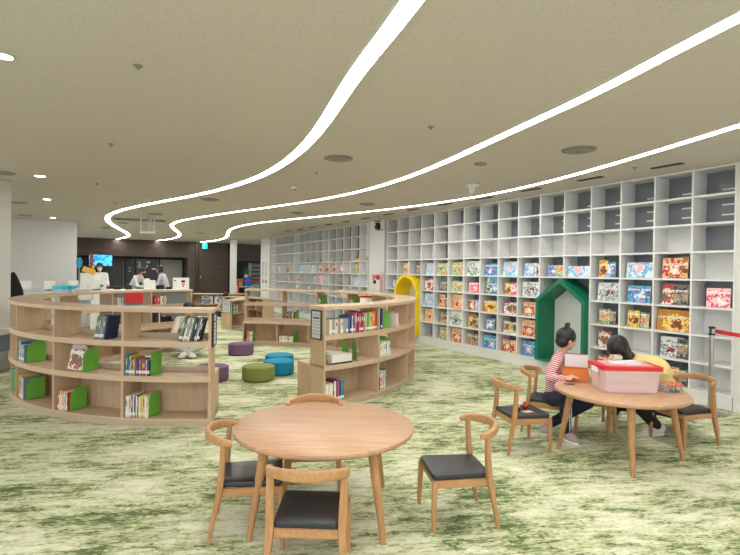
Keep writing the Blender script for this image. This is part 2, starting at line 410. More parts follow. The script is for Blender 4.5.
WB = [ # column, row(from top), offset along cell (0 right..1 left in picture), colour, width, height
 (0,4,.28,'pink',.24,.21),(1,3,.68,'red',.25,.24),(1,3,.2,'yellow',.11,.25),(2,3,.5,'skyblue',.33,.19),(3,3,.72,'yellow',.13,.23),(3,3,.36,'blue',.14,.2),
 (4,3,.5,'skyblue',.36,.15),(5,3,.62,'blue',.2,.16),(5,3,.2,'green',.14,.16),(6,3,.62,'skyblue',.27,.2),(6,3,.2,'yellow',.13,.19),(7,3,.5,'skyblue',.34,.23),  # sky-blue books in columns six and seven stand in for reflected screen light
 (8,3,.5,'blue',.3,.2),(9,3,.5,'teal',.38,.25),(10,3,.5,'green',.34,.24),(11,3,.5,'green',.34,.22),(12,3,.35,'skyblue',.24,.22),(13,3,.25,'black',.2,.25),(14,3,.45,'orange',.2,.24),
 (1,4,.78,'white',.15,.25),(1,4,.4,'black',.1,.24),(1,4,.17,'black',.1,.24),(2,4,.52,'blue',.28,.21),(3,4,.45,'grey',.28,.24),
 (6,4,.5,'grey',.32,.22),(7,4,.62,'yellow',.18,.2),(7,4,.2,'pink',.14,.2),(8,4,.68,'teal',.16,.28),(8,4,.27,'blue',.2,.29),(9,4,.42,'pink',.28,.18),(10,4,.45,'green',.34,.2),
 (11,4,.62,'black',.12,.27),(11,4,.28,'black',.12,.27),(12,4,.5,'white',.28,.23),(15,4,.3,'blue',.18,.2),
 (1,5,.52,'yellow',.4,.25),(2,5,.76,'yellow',.17,.21),(2,5,.24,'green',.11,.19),(3,5,.65,'green',.17,.2),(3,5,.3,'black',.12,.19),(6,5,.6,'red',.28,.22),(6,5,.12,'skyblue',.09,.2),
 (7,5,.64,'white',.22,.19),(7,5,.16,'white',.12,.19),(8,5,.5,'yellow',.32,.2),(9,5,.66,'red',.18,.18),(9,5,.24,'skyblue',.18,.19),(10,5,.45,'orange',.36,.26),(11,5,.6,'orange',.17,.24),
 (11,5,.2,'black',.11,.22),(12,5,.5,'skyblue',.3,.24),
 (0,6,.78,'white',.0,.0),(1,6,.62,'grey',.27,.24),(1,6,.17,'black',.12,.23),(3,6,.65,'white',.17,.22),(6,6,.5,'red',.37,.25),(7,6,.76,'white',.13,.2),(7,6,.46,'green',.13,.19),(7,6,.17,'white',.12,.18),
 (8,6,.6,'blue',.2,.2),(9,6,.62,'yellow',.2,.24),(9,6,.22,'brown',.16,.2),(10,6,.5,'teal',.38,.27),(11,6,.36,'brown',.2,.22),(12,6,.5,'orange',.3,.25),
 (1,7,.62,'orange',.2,.2),(1,7,.2,'black',.14,.2),(3,7,.6,'red',.2,.2),(6,7,.5,'blue',.28,.23),(7,7,.5,'red',.28,.2),(8,7,.5,'blue',.3,.22),(9,7,.42,'brown',.3,.2),(10,7,.45,'red',.34,.26),(11,7,.35,'green',.24,.24)]
TIN = {}
for k, (c, r, off, col, wd, h) in enumerate(WB):
    if wd == 0: continue
    TIN.setdefault((c, r), []).append(k)
COLN = ['rightmost', 'second', 'third', 'fourth', 'fifth', 'sixth', 'seventh', 'eighth', 'ninth', 'tenth', 'eleventh', 'twelfth', 'thirteenth', 'fourteenth', 'fifteenth', 'sixteenth']
for k, (c, r, off, col, wd, h) in enumerate(WB):
    if wd == 0: continue
    if c == 13 and r == 3: pass
    wd = min(wd*1.1, CW1-.05 if len(TIN[(c, r)]) == 1 else wd); h *= 1.06
    mates = TIN[(c, r)]; pos = '' if len(mates) == 1 else [', left one', ', right one'][mates.index(k)] if len(mates) == 2 else [', left one', ', middle one', ', right one'][mates.index(k)]
    mb, ms = face_book_mesh(col, wd, h, k)
    z = PL+RH*(7-r)+.0135; lean = R(3+(k*5 % 4))
    s = S1+c*CW1+.011+wd/2+(CW1-.022-wd)*off
    s = min(max(s, S1+c*CW1+.014+wd/2), S1+(c+1)*CW1-.014-wd/2)
    bmesh.ops.rotate(mb.bm, verts=mb.bm.verts[:], cent=(0, .0, 0), matrix=Matrix.Rotation(lean, 3, 'X'))
    zmin = min(v.co.z for v in mb.bm.verts)
    bmesh.ops.translate(mb.bm, verts=mb.bm.verts[:], vec=(0, 0, -zmin))
    cn = 'rightmost column' if c == 0 else '%s column from right' % COLN[c]
    o = mb.build('picture_book', ms, loc=S(s, -.07, z), rotz=WROT+R((k*37 % 9)-4))
    tag(o, '%s picture book, %s row from top, %s%s' % (PHR[col], ORD[r], cn, pos), 'book', 'picture books displayed on the near white bookcase')
# distant case: small books and toys
FB = [(0,2,'black'),(1,2,'yellow'),(2,2,'black'),(3,2,'black'),(4,2,'black'),(6,2,'black'),(8,2,'black'),(1,3,'green'),(3,3,'pink'),(4,3,'white'),(5,3,'yellow'),(6,3,'orange'),
 (7,3,'skyblue'),(8,3,'skyblue'),(9,3,'skyblue'),(12,3,'brown'),(14,3,'pink'),(1,4,'skyblue'),(3,4,'black'),(6,4,'pink'),(7,4,'grey'),(10,4,'white'),(12,4,'red'),(1,5,'grey'),(3,5,'orange'),(0,5,'red'),(8,5,'green'),(10,5,'grey'),(13,5,'white'),(12,6,'grey'),(5,6,'teal')]
for k, (c, r, col) in enumerate(FB):
    small = r == 2
    wd, h = (.14, .11) if small else ((.36, .24) if (r, col) == (3, 'skyblue') else (.28 if k % 2 else .2, .19+.02*(k % 4)))  # the wide sky-blue ones take the place of one bluish shape across three cells
    mb, ms = face_book_mesh(col, wd, h, k+100)
    z = PL+RH*(7-r)+.0135
    bmesh.ops.rotate(mb.bm, verts=mb.bm.verts[:], cent=(0, 0, 0), matrix=Matrix.Rotation(R(5), 3, 'X'))
    zmin = min(v.co.z for v in mb.bm.verts); bmesh.ops.translate(mb.bm, verts=mb.bm.verts[:], vec=(0, 0, -zmin))
    cn = 'rightmost column' if c == 0 else '%s column from right' % COLN[c]
    o = mb.build('picture_book', ms, loc=S(S2+(c+.56)*CW2, -.09, z), rotz=WROT+R(14))
    tag(o, '%s %s, far cubby bookcase, %s row down, %s' % (PHR[col], 'little book' if small else 'book', ORD[r], cn), 'book', 'books displayed on the far white bookcase')

# ------------------------------------------------------------------ ring bookshelves
H_T = 1.13; Z1, Z2, Z3 = .075, .455, .79; BENCH = .46
def ring(Cc, Rr, a_end, a_other, n, label):
    """front end angle a_end, other end a_other; outer radius Rr"""
    t = thing('curved_bookshelf', label, 'bookshelf', (Cc[0], Cc[1], 0)); c = (0, 0)
    r1, r0, rb = Rr, Rr-.30, Rr-.58; a0, a1 = min(a_end, a_other), max(a_end, a_other)
    def pr(name, m, *a): mb = MB(); mb.arc(*a); return mb.build(name, m, t)
    MB().arc(c, r0-.012, r1+.012, a0-.25, a1+.25, H_T-.036, H_T).build('top_board', BIRCH, t)
    for nm, z in (('upper_shelf', Z3), ('middle_shelf', Z2)):
        MB().arc(c, r0, r1, a0, a1, z, z+.024).arc(c, r1-.02, r1+.004, a0, a1, z-.028, z+.026).build(nm, BIRCH, t)
        MB().arc(c, r0+.002, r0+.02, a0, a1, z+.024, z+.075).build('back_rail', EDGE, t)
    MB().arc(c, r0, r1, a0, a1, Z1-.022, Z1).build('bottom_shelf', BIRCH, t)
    MB().arc(c, r0, r1-.008, a0, a1, 0, Z1-.023).build('plinth', EDGE, t)
    MB().arc(c, r0-.008, r0+.008, a0, a1, 0.002, Z2-.002).build('back_board', BIRCH_FACE, t)
    MB().arc(c, rb-.008, r0-.012, a0, a1, BENCH-.026, BENCH).build('bench_top', BIRCH, t)
    MB().arc(c, rb, r0-.012, a0, a1, Z1-.02, Z1).build('bench_shelf', BIRCH, t)
    MB().arc(c, rb+.01, r0-.012, a0, a1, 0, Z1-.021).build('bench_plinth', EDGE, t)
    step = (a_other-a_end)/n
    for i in range(n+1):
        a = R(a_end+step*i); M = Matrix.Rotation(a, 3, 'Z'); th = .024
        k = 1 if i == 0 else (-1 if i == n else 0); sgn = 1 if step > 0 else -1
        off = k*sgn*th/2
        def slab(ra, rbb, z0, z1): 
            mb = MB(); mb.box(M @ Vector(((ra+rbb)/2, off, (z0+z1)/2)), (rbb-ra, th, z1-z0), rot=M); return mb
        slab(r0+.009, r1-.002, Z1, H_T-.037).build('end_panel' if i in (0, n) else 'divider', BIRCH_FACE, t)
        slab(rb+.004, r0-.013, Z1 if 0 < i < n else .0, BENCH-.027).build('bench_end_panel' if i in (0, n) else 'bench_divider', BIRCH_FACE, t)
    return t, r0, r1, rb, step
CL, RL, AL0, AL1 = (-1.97, 7.68), 2.86, -81.0, -235.0
CR, RR, AR0, AR1 = (-2.30, 7.85), 3.00, -52.8, 96.5
ring(CL, RL, AL0, AL1, 9, 'left curved birch bookshelf, a half ring with its end panel beside the front chair')
ring(CR, RR, AR0, AR1, 9, 'right curved birch bookshelf, a half ring sweeping back to the yellow arch')

SPC = dict(white=(228, 226, 220), red=(190, 44, 44), blue=(52, 96, 160), navy=(34, 40, 84), green=(76, 140, 84), yellow=(226, 190, 60), orange=(220, 120, 50), purple=(96, 60, 110), teal=(50, 130, 150), pink=(206, 90, 120),
           grey=(150, 148, 144), darkgrey=(84, 88, 90), black=(38, 38, 42), cream=(222, 208, 176), skyblue=(130, 180, 214), maroon=(126, 40, 60), slate=(100, 122, 136), mint=(140, 190, 140), brown=(120, 84, 60), olive=(108, 130, 84))
def spine_book(col, w_, h, dp, lab=True):
    """spine towards +x, book centre plane y; origin bottom centre of spine edge"""
    mb = MB(); mb.mi = 0
    mb.box((-dp/2, w_/2-.0012, h/2), (dp, .0024, h)); mb.box((-dp/2, -w_/2+.0012, h/2), (dp, .0024, h))
    mb.prism([(0, -w_/2), (.004, -w_/4), (.005, 0), (.004, w_/4), (0, w_/2), (-.002, w_/2), (-.002, -w_/2)], lambda u, v, z: (u, v, z), 0, h)
    mb.mi = 1; mb.box((-dp/2-.002, 0, h/2), (dp-.008, w_-.005, h-.01))
    if lab and random.random() < .75: mb.box((.0052, 0, .035), (.0012, w_*.86, .028))
    mb.mi = 2
    if random.random() < .45: mb.box((.0054, 0, h*.66), (.001, w_*.4, h*random.uniform(.15, .4)))
    tt = 'light' if col not in ('white', 'cream', 'grey', 'skyblue', 'mint', 'yellow') else 'dark'
    return mb, [plain('spine_'+col, SPC[col], .5, var=.05), PAPER, plain('spine_title_'+tt, (225, 215, 190) if tt == 'light' else (110, 70, 80), .5)]
def bookend_mb():
    mb = MB(); n = 14
    out = [(-.095, 0), (.095, 0), (.095, .12)]+[(.01+.085*math.cos(R(a)), .12+.10*math.sin(R(a))) for a in range(10, 95, 12)]+[(-.05, .225), (-.095, .22)]
    mb.prism(out, lambda u, v, w_: (u, w_, v), -.003, .0)
    # raised arch rim with pressed inner tongue
    inn = [(.06*math.cos(R(a)), .03+.13*math.sin(R(a))) for a in range(0, 181, 15)]
    mb.sweep([(u, .002, v) for u, v in inn], [(-.003, -.002), (.003, -.002), (.003, .002), (-.003, .002)], up=(0, 1, 0))
    mb.box((0, .012, .002), (.15, .024, .003))
    return mb
BE = None
def polar(Cc, r, a, z): return Vector((Cc[0]+r*math.cos(R(a)), Cc[1]+r*math.sin(R(a)), z))
def row(Cc, r, a, dirn, z, items, where, group, outward=True, lean=0, be=None, dp=.17, be_rot=0):
    """items (colour, width, height) placed from angle a on; returns final angle. be = bookend position text"""
    global BE
    for i, (col, w_, h) in enumerate(items):
        w_ = w_*1.0; da = math.degrees((w_+.0015)/r)
        am = a+dirn*da/2
        mb, ms = spine_book(col, w_, h, dp, True)
        if lean:
            bmesh.ops.rotate(mb.bm, verts=mb.bm.verts[:], cent=(0, 0, 0), matrix=Matrix.Rotation(R(lean), 3, 'X'))
            zmin = min(v.co.z for v in mb.bm.verts); bmesh.ops.translate(mb.bm, verts=mb.bm.verts[:], vec=(0, 0, -zmin))
        rr = r-.02 if outward else r+.02
        o = mb.build('book', ms, loc=polar(Cc, rr, am, z+.001), rotz=R(am if outward else am+180))
        p = ('only book' if len(items) == 1 else '%s from the left' % ORD[i])
        if (dirn < 0) == outward and len(items) > 1: p = '%s from the right' % ORD[i]
        tag(o, '%s book, %s, %s' % (col, p, where), 'book', group)
        a += dirn*da*(1.0/math.cos(R(lean)) if lean else 1)
    if be is not None:
        am = a+dirn*math.degrees((.012+(abs(math.sin(R(lean)))*.2 if lean else 0))/r)
        rr = r-.13 if outward else r+.13
        loc = polar(Cc, rr, am, z+.002); rz = R(am+(0 if dirn > 0 else 180)+be_rot)
        lab = 'green arched bookend ending the books, %s' % where
        if BE is None:
            BE = bookend_mb().build('bookend', GREEN, loc=loc, rotz=rz); tag(BE, lab, 'bookend', 'green bookends')
        else:
            q = BE.copy(); C.objects.link(q); q.location = loc; q.rotation_euler = (0, 0, rz); q['label'] = lab
    return a
def B(s):   # "col*w*h col..." compact lists
    out = []
    for tok in s.split():
        a = tok.split(':'); out.append((a[0], float(a[1])/1000, float(a[2])/1000))
    return out
stp = (AL1-AL0)/9
bay = lambda k: AL0+stp*(k+1)+.55     # left edge of bay k, seen from outside
def W(k, s): return [(c, w_*k, h) for c, w_, h in B(s)]
G = 'books on the left curved bookshelf'
row(CL, RL, bay(0), 1, Z2+.026, B('teal:18:195 blue:16:165 yellow:12:190 green:14:165 skyblue:12:150 orange:14:170 blue:13:150 red:10:148 navy:13:150 skyblue:12:152 maroon:12:148 orange:11:146 blue:13:150 red:11:150 cream:10:148 blue:12:146 navy:14:150'), "left shelf, middle tier by the end panel", G, be=1, be_rot=-8)
row(CL, RL, bay(0), 1, Z1+.002, B('white:22:200 cream:18:210 white:14:205 purple:14:205 white:13:215 purple:15:200 white:14:205 brown:12:210 white:14:200 yellow:17:215 cream:10:205 yellow:14:220 white:18:210 white:12:190'), "left shelf, bottom tier by the end panel", G, be=1, be_rot=-8)
row(CL, RL, bay(0)+10.3, 1, Z3+.027, B('olive:22:235 darkgrey:14:225 white:16:230 grey:24:235 white:14:228 darkgrey:18:225 black:24:222 slate:14:228 white:10:225 black:20:220'), "left shelf, top tier by the end panel", G, lean=-14)
row(CL, RL, bay(1)+.4, 1, Z1+.002, B('orange:16:190 white:14:150 cream:18:195 white:15:155 orange:17:200 white:16:190 grey:12:150 white:18:165 red:10:180'), "left shelf, bottom tier, second bay", G, be=1, be_rot=0)
row(CL, RL, bay(1)+10.0, 1, Z3+.027, B('green:10:225 slate:22:230 slate:20:222 grey:22:228 slate:24:230 navy:18:225'), "left shelf, top tier, second bay", G, lean=-10)
row(CL, RL, bay(2)+.5, 1, Z2+.026, B('skyblue:16:215 white:12:215 skyblue:15:210 teal:12:215 navy:14:190 white:16:185 skyblue:14:188 blue:14:186 white:14:188 blue:13:184 slate:13:188'), "left shelf, middle tier, third bay", G, be=1, be_rot=5)
row(CL, RL, bay(2)+.5, 1, Z1+.002, B('yellow:18:245 olive:12:235 cream:16:240 brown:14:235 white:15:230 yellow:12:238 white:15:228 slate:14:235 white:14:225 slate:16:235'), "left shelf, bottom tier, third bay", G, be=1, be_rot=5)
row(CL, RL, bay(3)+6.6, 1, Z1+.002, B('green:30:240 green:24:235 mint:20:240'), "left shelf, bottom tier, fourth bay", G)
# face-out covers
def face_out(Cc, r, a, z, col, wd, h, label, seed, lean=6, yaw=0):
    mb, ms = face_book_mesh(col, wd, h, seed, .02)
    bmesh.ops.rotate(mb.bm, verts=mb.bm.verts[:], cent=(0, 0, 0), matrix=Matrix.Rotation(R(lean), 3, 'X'))
    zmin = min(v.co.z for v in mb.bm.verts); bmesh.ops.translate(mb.bm, verts=mb.bm.verts[:], vec=(0, 0, -zmin))
    o = mb.build('picture_book', ms, loc=polar(Cc, r, a, z), rotz=R(a-90+yaw)); tag(o, label, 'book', 'covers facing out on the ring shelves'); return o
PAL['winter'] = [(46, 62, 128), (222, 214, 216), (190, 150, 160), (90, 110, 180)]
face_out(CL, RL-.12, bay(1)+3.2, Z2+.026, 'winter', .24, .25, 'dark blue picture book with a pale figure, leaning beside a green bookend', 31, 8, -10)
face_out(CL, RL-.08, bay(1)+3.9, Z2+.026, 'white', .2, .2, 'pale patterned picture book leaning on the dark blue one', 37, 10, 0)
q = BE.copy(); C.objects.link(q); q.location = polar(CL, RL-.13, bay(1)+7.0, Z2+.026); q.rotation_euler = (0, 0, R(bay(1)+7)); q['label'] = 'green arched bookend next to the dark blue face-out picture book'

# right ring, seen from outside; left edge of bay k
stR = (AR1-AR0)/9
rb_ = lambda k: AR0+stR*k+(.75 if k else .7)
G = 'books on the right curved bookshelf'
row(CR, RR, rb_(0), 1, Z3+.027, W(1.5, 'grey:26:165 cream:24:165 grey:26:168 cream:24:165 grey:26:166 cream:22:165 grey:26:168 grey:22:166 blue:16:190 navy:20:195 white:12:190 blue:16:200 pink:20:225 maroon:26:228 pink:16:215 maroon:28:230 pink:22:220 mint:22:215 green:20:225 mint:20:215 yellow:18:218 orange:24:235 orange:20:225 maroon:14:230'), "right shelf, top tier by the notice", G)
for i in range(6):   # flat pile of white books
    mb = MB(); mb.mi = 0; zz = i*.017
    mb.box((0, 0, .0155), (.20, .30-.01*(i % 3), .0015)); mb.box((0, 0, .001), (.20, .30-.01*(i % 3), .0015)); mb.box((.0995, 0, .0085), (.002, .30-.01*(i % 3), .0155))
    mb.mi = 1; mb.box((-.003, 0, .0085), (.19, .29-.01*(i % 3), .013))
    o = mb.build('book', [plain('spine_black', SPC['black'], .5) if i == 0 else plain('spine_white', SPC['white'], .5), PAPER], loc=polar(CR, RR-.13, rb_(0)+4.4, Z2+.027+zz), rotz=R(rb_(0)+4.4+(i*3 % 5)-2))
    tag(o, '%s paperback lying flat, %s from the bottom of the flat pile' % ('black-bound' if i == 0 else 'white', ORD[i]), 'book', 'flat pile on the right curved bookshelf')
for k, (da, rr_, yaw) in enumerate(((8.3, RR-.2, -18), (9.8, RR-.12, -30))):
    q = BE.copy(); C.objects.link(q); q.location = polar(CR, rr_, rb_(0)+da, Z2+.026); q.rotation_euler = (0, 0, R(rb_(0)+da+yaw)); q['label'] = ('rear' if k == 0 else 'front')+' of the two green bookends beside the flat white pile'
row(CR, RR, rb_(0), 1, Z1+.002, W(1.35, 'white:26:195 cream:20:190 white:24:200 maroon:12:225 white:20:215 purple:16:225 pink:14:220 navy:14:215 teal:34:220'), "right shelf, bottom tier by the notice", G)
row(CR, RR, rb_(1)+.2, 1, Z3+.027, B('navy:40:255 slate:18:240'), "right shelf, second bay's top tier", G)
face_out(CR, RR-.18, rb_(1)+6, Z3+.027, 'pink', .28, .25, 'pink picture book standing behind the green bookend in the second bay', 51, 6, 0)
face_out(CR, RR-.14, rb_(1)+12.2, Z3+.027, 'orange', .16, .2, 'orange picture book standing at the right of the top tier second bay', 52, 6, 10)
q = BE.copy(); C.objects.link(q); q.location = polar(CR, RR-.11, rb_(1)+4.3, Z3+.027); q.rotation_euler = (0, 0, R(rb_(1)+4.3+50)); q['label'] = 'green bookend turned outwards in front of the pink picture book'
row(CR, RR, rb_(1)+8.4, 1, Z3+.027, B('white:22:160 cream:18:170 pink:16:168'), "right of the outward-turned green bookend", G)
row(CR, RR, rb_(1)+.2, 1, Z2+.026, B('white:28:150 white:26:170 cream:24:172 white:28:168 white:24:170 grey:16:165 white:26:170 white:24:166 skyblue:14:160 white:22:168'), "right shelf, middle tier, second bay", G, be=1, be_rot=20)
row(CR, RR, rb_(1)+.2, 1, Z1+.002, B('red:22:150 white:20:180 red:18:165 white:20:230 slate:18:235 white:22:225 teal:18:235'), "right shelf, bottom tier, second bay", G)
# back arc of the right ring, seen from inside
rin = RR-.58
def rbk(k): return AR0+stR*k
row(CR, rin, rbk(9)-1.6, -1, Z1+.002, B('red:26:200 cream:16:190 orange:20:205 white:26:190 white:30:185'), 'far inner bench by its left end', 'books on the far inner bench', outward=False, be=1)
row(CR, rin, rbk(8)-1, -1, Z1+.002, B('white:30:110 cream:26:115 white:30:108 white:28:112 cream:26:110 white:30:112 grey:26:110 white:30:108 cream:26:112 white:28:110'), 'far inner bench, second bay', 'books on the far inner bench', outward=False, be=1)
def arc_in(k): return RR-.30
row(CR, RR-.3, rbk(8)-2.2, -1, Z2+.026, B('black:20:190 brown:22:185 grey:24:180 brown:20:186 darkgrey:24:182 cream:22:180 brown:24:178'), 'far middle tier behind the bench', 'books on the far arc of the right shelf', outward=False, be=1)
row(CR, RR-.3, rbk(7)-.8, -1, Z3+.026, B('skyblue:20:150 orange:20:170 teal:18:150'), 'far top tier, third bay from the left end', 'books on the far arc of the right shelf', outward=False, be=1)
row(CR, RR-.3, rbk(6)-1, -1, Z3+.026, B('mint:18:150 pink:20:140 green:24:160 white:20:150'), 'far top tier, fourth bay from the left end', 'books on the far arc of the right shelf', outward=False, be=1)
# back arc of the left ring
def lbk(k): return AL0+stp*k


row(CL, RL-.3, lbk(8)-1.2, -1, Z3+.026, B('red:30:200 red:28:195 pink:26:198 red:28:200 cream:20:205 white:26:195 green:24:205 cream:24:200 olive:22:198'), "left ring's far end, top tier", 'books on the far arc of the left shelf', outward=False)
row(CL, RL-.3, lbk(7)-2.4, -1, Z3+.026, B('white:24:195 mint:20:200 white:22:190 slate:22:195 white:20:190 green:20:198'), "left ring's far side, next-to-last bay", 'books on the far arc of the left shelf', outward=False)
row(CL, RL-.3, lbk(8)-2, -1, Z2+.026, B('black:28:230 darkgrey:26:225 white:20:220 black:26:228'), "left ring's far end, middle tier", 'books on the far arc of the left shelf', outward=False)
row(CL, RL-.58, lbk(3)-2, -1, Z1+.002, B('red:26:200 white:24:190 cream:22:195'), "left ring's bench, far left", 'books on the left inner bench', outward=False)
row(CL, RL-.58, lbk(4)-2, -1, Z1+.002, B('white:26:190 orange:24:200 white:22:190'), "left ring's bench, middle bay", 'books on the left inner bench', outward=False)

# notices on the end panels
def notice(Cc, r, a, label, tall=.24, wd=.13, z=.93, sgn=-1):
    """framed sheet fixed to an end panel; faces along the tangent"""
    rot = R(a)
    t = thing('notice_holder', label, 'sign', polar(Cc, r, a, z)+Vector((math.sin(rot), -math.cos(rot), 0))*.012*(1 if sgn < 0 else -1), rot if sgn < 0 else rot+math.pi)
    # local x radial, local -y outwards
    mb = MB()
    for x, z_, w_, h_ in ((0, tall/2, wd, .012), (0, -tall/2, wd, .012), (wd/2, 0, .012, tall), (-wd/2, 0, .012, tall)): mb.box((x, 0, z_), (w_ if w_ > .012 else .012, .012, h_+(.012 if h_ > .02 else 0)))
    mb.build('frame', BLACK, t)
    mb = MB().box((0, .002, 0), (wd, .004, tall)); mb.mi = 1
    for i in range(7):
        z_ = tall*.36-i*tall*.115
        if i == 1: mb.box((0, -.001, z_), (wd*.62, .002, .018))
        else:
            for j in (-1, 0, 1): mb.box((j*wd*.24, -.001, z_), (wd*.16, .002, .006))
    mb.build('sheet', [plain('grey_sheet', (196, 200, 202), .5), plain('print_ink', (60, 64, 70), .6)], t)
    return t
notice(CR, RR-.15, AR0, 'black-framed printed notice on the end panel of the right curved bookshelf', .31, .20, .92)
notice(CL, RL-.15, AL0+.02, 'slim black-framed notice on the end panel of the left curved bookshelf', .31, .20, .92, sgn=1)

# low curved bookshelves further back
def low_ring(Cc, Rr, a0, a1, n, label, h=.75, inward=False):
    t = thing('low_curved_bookshelf', label, 'bookshelf', (Cc[0], Cc[1], 0)); c = (0, 0); r0, r1 = Rr-.33, Rr
    MB().arc(c, r0-.01, r1+.01, a0, a1, h-.03, h).build('top_board', BIRCH, t)
    MB().arc(c, r0, r1, a0, a1, .39, .412).build('middle_shelf', BIRCH, t); MB().arc(c, r0, r1, a0, a1, .06, .08).build('bottom_shelf', BIRCH, t)
    MB().arc(c, r0+.01, r1-.01, a0, a1, 0, .059).build('plinth', EDGE, t)
    rm = (r1-.012) if inward else (r0+.004)
    MB().arc(c, rm, rm+.01, a0, a1, .08, h-.03).build('back_board', BIRCH_FACE, t)
    for i in range(n+1):
        a = R(a0+(a1-a0)*i/n); M = Matrix.Rotation(a, 3, 'Z')
        MB().box(M @ Vector((Rr-.165, 0, (.08+h-.03)/2)), (.312, .022, h-.11), rot=M).build('end_panel' if i in (0, n) else 'divider', BIRCH_FACE, t)
    return t

# ------------------------------------------------------------------ tables and chairs
def table(loc, rot, label, Rt, rf):
    t = thing('round_table', label, 'table', loc, rot, None)
    h = .55
    mb = MB(); prof = [(.0001, h-.034), (Rt-.014, h-.034), (Rt-.004, h-.026), (Rt, h-.014), (Rt-.002, h-.004), (Rt-.008, h), (.0001, h)]
    mb.lathe((0, 0, 0), prof, 72).build('tabletop', OAK_TOP, t, smooth=True)
    for i in range(4):
        a = R(45+90*i); f = Vector((rf*math.cos(a), rf*math.sin(a), 0)); g = Vector(((rf-.10)*math.cos(a), (rf-.10)*math.sin(a), h-.034))
        n = 7; mb = MB(); mb.tube([f.lerp(g, i/n) for i in range(n+1)], [.0165+.0155*i/n for i in range(n+1)], 16, up=(0, 1, 0)); mb.build('leg', OAK_V, t, smooth=True)
        if i == 0:
            pass
    mb = MB(); mb.box((0, 0, h-.044), (.52, .05, .02), rot=R(45)); mb.box((0, 0, h-.0445), (.52, .05, .018), rot=R(-45)); mb.build('cross_rail', OAK, t)
    return t
table((-.273, 3.165, 0), R(-1), 'round oak table with an empty top in the foreground', .56, .53)
table((2.115, 4.235, 0), R(30), 'round oak table carrying the red-lidded storage box', .52, .48)

def rr_prof(w_, h_, r=.35, n=4):
    out = []; rx = min(w_, h_)/2*r*2
    for cx, cy, a0 in ((w_/2-rx, h_/2-rx, 0), (-w_/2+rx, h_/2-rx, 90), (-w_/2+rx, -h_/2+rx, 180), (w_/2-rx, -h_/2+rx, 270)):
        for i in range(n): a = R(a0+90*i/(n-1)); out.append((cx+rx*math.cos(a), cy+rx*math.sin(a)))
    return out
def bez(p, n=12):
    p = [Vector(q) for q in p]; out = []
    # Catmull-Rom through points
    P = [p[0]*2-p[1]]+p+[p[-1]*2-p[-2]]
    for i in range(1, len(P)-2):
        for j in range(n if i < len(P)-3 else n+1):
            t = j/n; a, b, c, d = P[i-1], P[i], P[i+1], P[i+2]
            out.append(.5*((2*b)+(c-a)*t+(2*a-5*b+4*c-d)*t*t+(-a+3*b-3*c+d)*t**3))
    return out
def make_chair(label):
    t = thing('wooden_chair', label, 'chair', (0, 0, 0), 0, 'small oak chairs with black seats')
    SW = .175
    # seat pad: rounded trapezoid, domed
    mb = MB()
    def outline(k, z):
        pts = []; n = 7
        for cx, cy, a0 in ((.192, SW-.004, 0), (-.165, SW-.016, 90), (-.165, -SW+.016, 180), (.192, -SW+.004, 270)):
            r = .03; sx = cx-r*(1 if cx > 0 else -1); sy = cy-r*(1 if cy > 0 else -1)
            for i in range(n): a = R(a0+90*i/(n-1)); pts.append(Vector(((sx+r*math.cos(a))*k, (sy+r*math.sin(a))*k, z)))
        return pts
    mb.loft([outline(.96, .292), outline(1.0, .298), outline(1.0, .312), outline(.975, .322), outline(.85, .327), outline(.4, .326)]); mb.build('seat', BLACKSEAT, t, smooth=True)
    # seat frame
    mb = MB(); pf = rr_prof(.022, .045, .15)
    for y in (1, -1): mb.box((.0, y*(SW-.012), .268), (.33, .02, .046), bev=.004)
    mb.box((.168, 0, .268), (.022, 2*SW-.04, .046), bev=.004); mb.box((-.150, 0, .268), (.022, 2*SW-.04, .046), bev=.004)
    mb.build('seat_frame', OAK, t)
    for y in (1, -1):
        path = bez([(.186, y*(SW+.004), 0), (.184, y*(SW+.0), .15), (.178, y*(SW-.008), .292)], 5)
        mb = MB(); mb.sweep(path, rr_prof(.034, .034, .2), up=(0, 1, 0), scl=[.66+.34*i/10 for i in range(len(path))]); mb.build('leg', OAK_V, t, smooth=True)
        path = bez([(-.205, y*(SW+.010), 0), (-.178, y*(SW+.004), .16), (-.152, y*(SW-.002), .29), (-.140, y*(SW-.0), .42), (-.135, y*(SW+.004), .553)], 6)
        m_ = len(path)-1
        sc = [(.66+.5*math.sin(math.pi*min(1, i/m_/.62)/2) if i/m_ < .62 else 1.16-.3*(i/m_-.62)/.38) for i in range(m_+1)]
        mb = MB(); mb.sweep(path, rr_prof(.030, .036, .2), up=(0, 1, 0), scl=sc); mb.build('leg', OAK_V, t, smooth=True)
    # bowed top rail that wraps round the sitter
    pts = bez([(-.085, SW+.012, .548), (-.140, SW+.010, .557), (-.200, SW*.72, .566), (-.234, SW*.3, .570), (-.238, 0, .571), (-.234, -SW*.3, .570), (-.200, -SW*.72, .566), (-.140, -SW-.010, .557), (-.085, -SW-.012, .548)], 5)
    m_ = len(pts)-1
    scl = [(1+.15*math.cos(math.pi*(i/m_-.5)), .62+.55*math.sin(math.pi*i/m_)**.8) for i in range(m_+1)]
    mb = MB(); mb.sweep(pts, rr_prof(.026, .048, .3), scl=scl); mb.build('back_rail', OAK, t, smooth=True)
    return t
